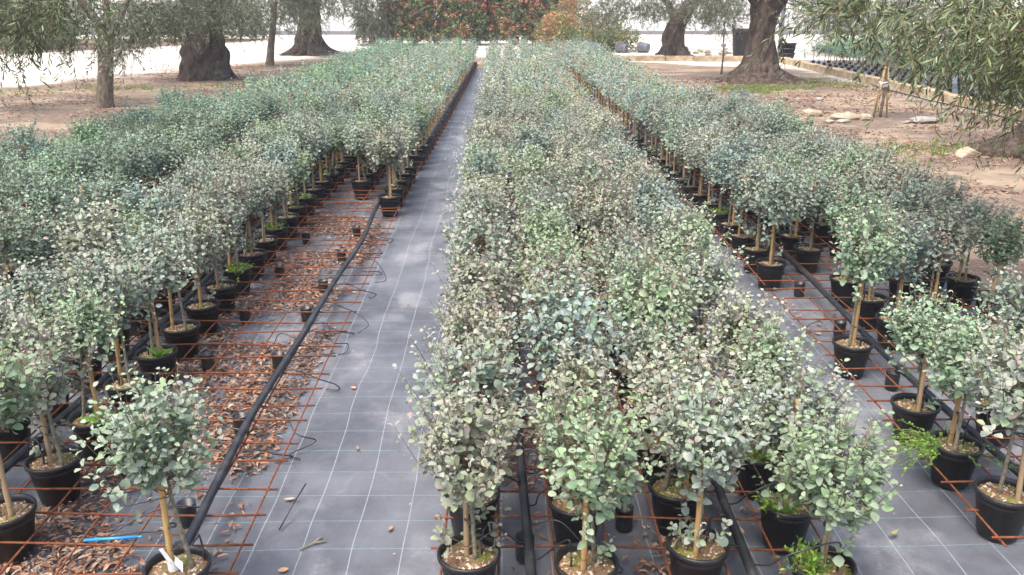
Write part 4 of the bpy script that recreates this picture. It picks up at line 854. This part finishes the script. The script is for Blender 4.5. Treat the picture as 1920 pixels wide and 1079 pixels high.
dry_leaf('brown leaf just below the broad one on the path', -.83, 2.76, .055, 2.0, 3, (.33, .2, .13), .5, .6)
dry_leaf('pink-tan leaf by the rusty edge of the bare mesh', -.93, 3.35, .07, .2, 4, (.46, .27, .2), .6, .4)
dry_leaf('orange leaf lying half way up the path', -.83, 4.5, .05, 2.6, 5, (.5, .25, .12), .3, .8)
dry_leaf('curled grey-green leaf on the aisle fabric', 1.62, 3.05, .09, .5, 6, (.22, .20, .10), .9)
dry_leaf('pale brown leaf at the front of the aisle', 1.83, 2.68, .055, 2.2, 7, (.45, .3, .17), .4, .7)
dry_leaf('leaf scrap beside the front pot edge of the path', -.46, 3.12, .05, 1.2, 8, (.30, .19, .13), .6, .6)
dry_leaf('long brown leaf on the path level with the third pot', -.70, 3.8, .06, 1.8, 9, (.28, .17, .11), .7)
def twig_thing(label, x, y, segs):
    b = MB()
    for s in segs: b.tube(catmull(s, 4), [.004] * (4 * (len(s) - 1)) + [.002], 6)
    link('dry_twig', b.mesh('dry_twig', [M['stem']]), None, (x, y, .004), label=label, category='twig', group='twigs on the path')
twig_thing('forked pale twig lying on the path', -.76, 3.02, [[(-.045, -.035, 0), (0, 0, .004), (.05, .02, .001)], [(0, 0, .004), (.02, .03, .006), (.03, .045, .0)]])
b = MB(); b.tube([(0, 0, .004), (.03, .08, .05), (.075, .20, .10)], .0035, 6); link('drip_peg', b.mesh('drip_peg', [M['hose']]), None, (-.92, 3.12, .002), label='loose dark dripper peg poking up on the path', category='dripper peg')
b = MB(); b.tube([(-.1, 0, 0), (.1, .005, .003)], .0058, 9); b.tube([(.1, .005, .003), (.118, .0055, .003)], [.0045, .0045], 9); link('blue_tube', b.mesh('blue_tube', [M['blue']]), None, (-1.5, 2.885, MATZ + .024), .05, label='bright blue plastic tube lying on the rusty mesh', category='tube')
rock('little cluster of pale crumbs on the path beside the front pot', (-.42, 2.72, 0), (.02, .013, .009), 61, 'whiterock', group='crumbs on the path')
rock('pale crumb next to the curled tan leaf on the path', (-.45, 2.74, 0), (.012, .010, .007), 62, 'whiterock', group='crumbs on the path')

# ------------------------------------------------------------------ sapling bed behind the kerb
rg = np.random.default_rng(8)
SV = [euc_crown(500 + i, .58, .19, .17, 44, 4, .05, ROUND4, .05, 0, False) for i in range(4)]
SM = [tri_mesh('foliage', V, T, C, [M['euc']], MI) for V, T, C, MI in SV]
b = MB(); b.tube([(0, 0, .08), (.01, 0, .3), (0, 0, .55)], .013, 6); SST = b.mesh('stem', [M['cane']])
SPOT = pot_mesh('pot', .05, .062, .085, 14)
k = 0
for r in range(4):
    for j in range(26):
        y = 16.5 + j * .5; x = 10.25 + r * .5
        t = thing('kerb_sapling', f'slim potted sapling behind the yellow kerb, {ordinal(j + 1)} from the near end, {ordinal(r + 1)} row', 'potted plant', (x, y, .02), rg.uniform(0, 6), 'saplings behind the kerb')
        f = link('foliage', SM[(j + r) % 4], t, kind='stuff'); f.color = (*(np.array((.72, .92, .80)) * rg.uniform(.8, 1.2)), 1); s = rg.uniform(1.05, 1.3); f.scale = (s, s, s)
        link('stem', SST, t); link('pot', SPOT, t)
# grass tufts on the soil
def grass(pts, seed):
    rg = np.random.default_rng(seed); n = len(pts); k = 7; P = np.repeat(pts, k, 0) + rg.normal(0, .03, (n * k, 2)); N = n * k
    d = np.column_stack([rg.normal(0, .5, N), rg.normal(0, .5, N), np.ones(N)]); L = rg.uniform(.03, .08, N)
    V, T, m = leaves(LANCE, np.column_stack([P, np.full(N, -.02)]), d, rg.normal(0, 1, (N, 3)), L, L * .22)
    C = np.repeat(np.array([(.16, .24, .04), (.24, .28, .06), (.12, .2, .04)])[rg.integers(0, 3, N)], m, 0)
    link('grass', tri_mesh('grass', V, T, C, [M['weed']]), kind='stuff', label='sparse green grass and weeds on the grove soil', category='grass')
g_ = [rg.normal((6.0, 21.0), (.45, .5), (330, 2)), rg.normal((6.9, 21.6), (.6, .35), (160, 2)), rg.normal((8.3, 22.5), (.6, .7), (200, 2)), rg.normal((6.3, 12.6), (.9, .35), (160, 2)), rg.normal((5.2, 11.2), (.5, .6), (70, 2)), rg.normal((-8.9, 21.5), (.7, .4), (110, 2)), rg.normal((-11.5, 20.5), (.9, .4), (90, 2)), rg.normal((-6.6, 22.3), (.4, .3), (60, 2)), rg.normal((8.9, 13.8), (.3, 2.2), (120, 2)), rg.normal((-5.3, 15.0), (.2, .4), (120, 2))]
grass(np.concatenate(g_), 3)

# ------------------------------------------------------------------ thin haze over the whole grove
mb = MB(); mb.box((-410, -40, -1.0), (410, 710, 6.6)); hz = link('haze', mb.mesh('haze', [], False), kind='stuff', label='thin pale air haze over the whole grove', category='haze')
hm = bpy.data.materials.new('haze'); hm.use_nodes = True; hn = hm.node_tree.nodes; hn.clear()
ho = hn.new('ShaderNodeOutputMaterial'); hv = hn.new('ShaderNodeVolumePrincipled'); hv.inputs['Color'].default_value = (.95, .96, 1, 1); hv.inputs['Density'].default_value = HAZE
hm.node_tree.links.new(hv.outputs[0], ho.inputs['Volume']); hz.data.materials.append(hm)
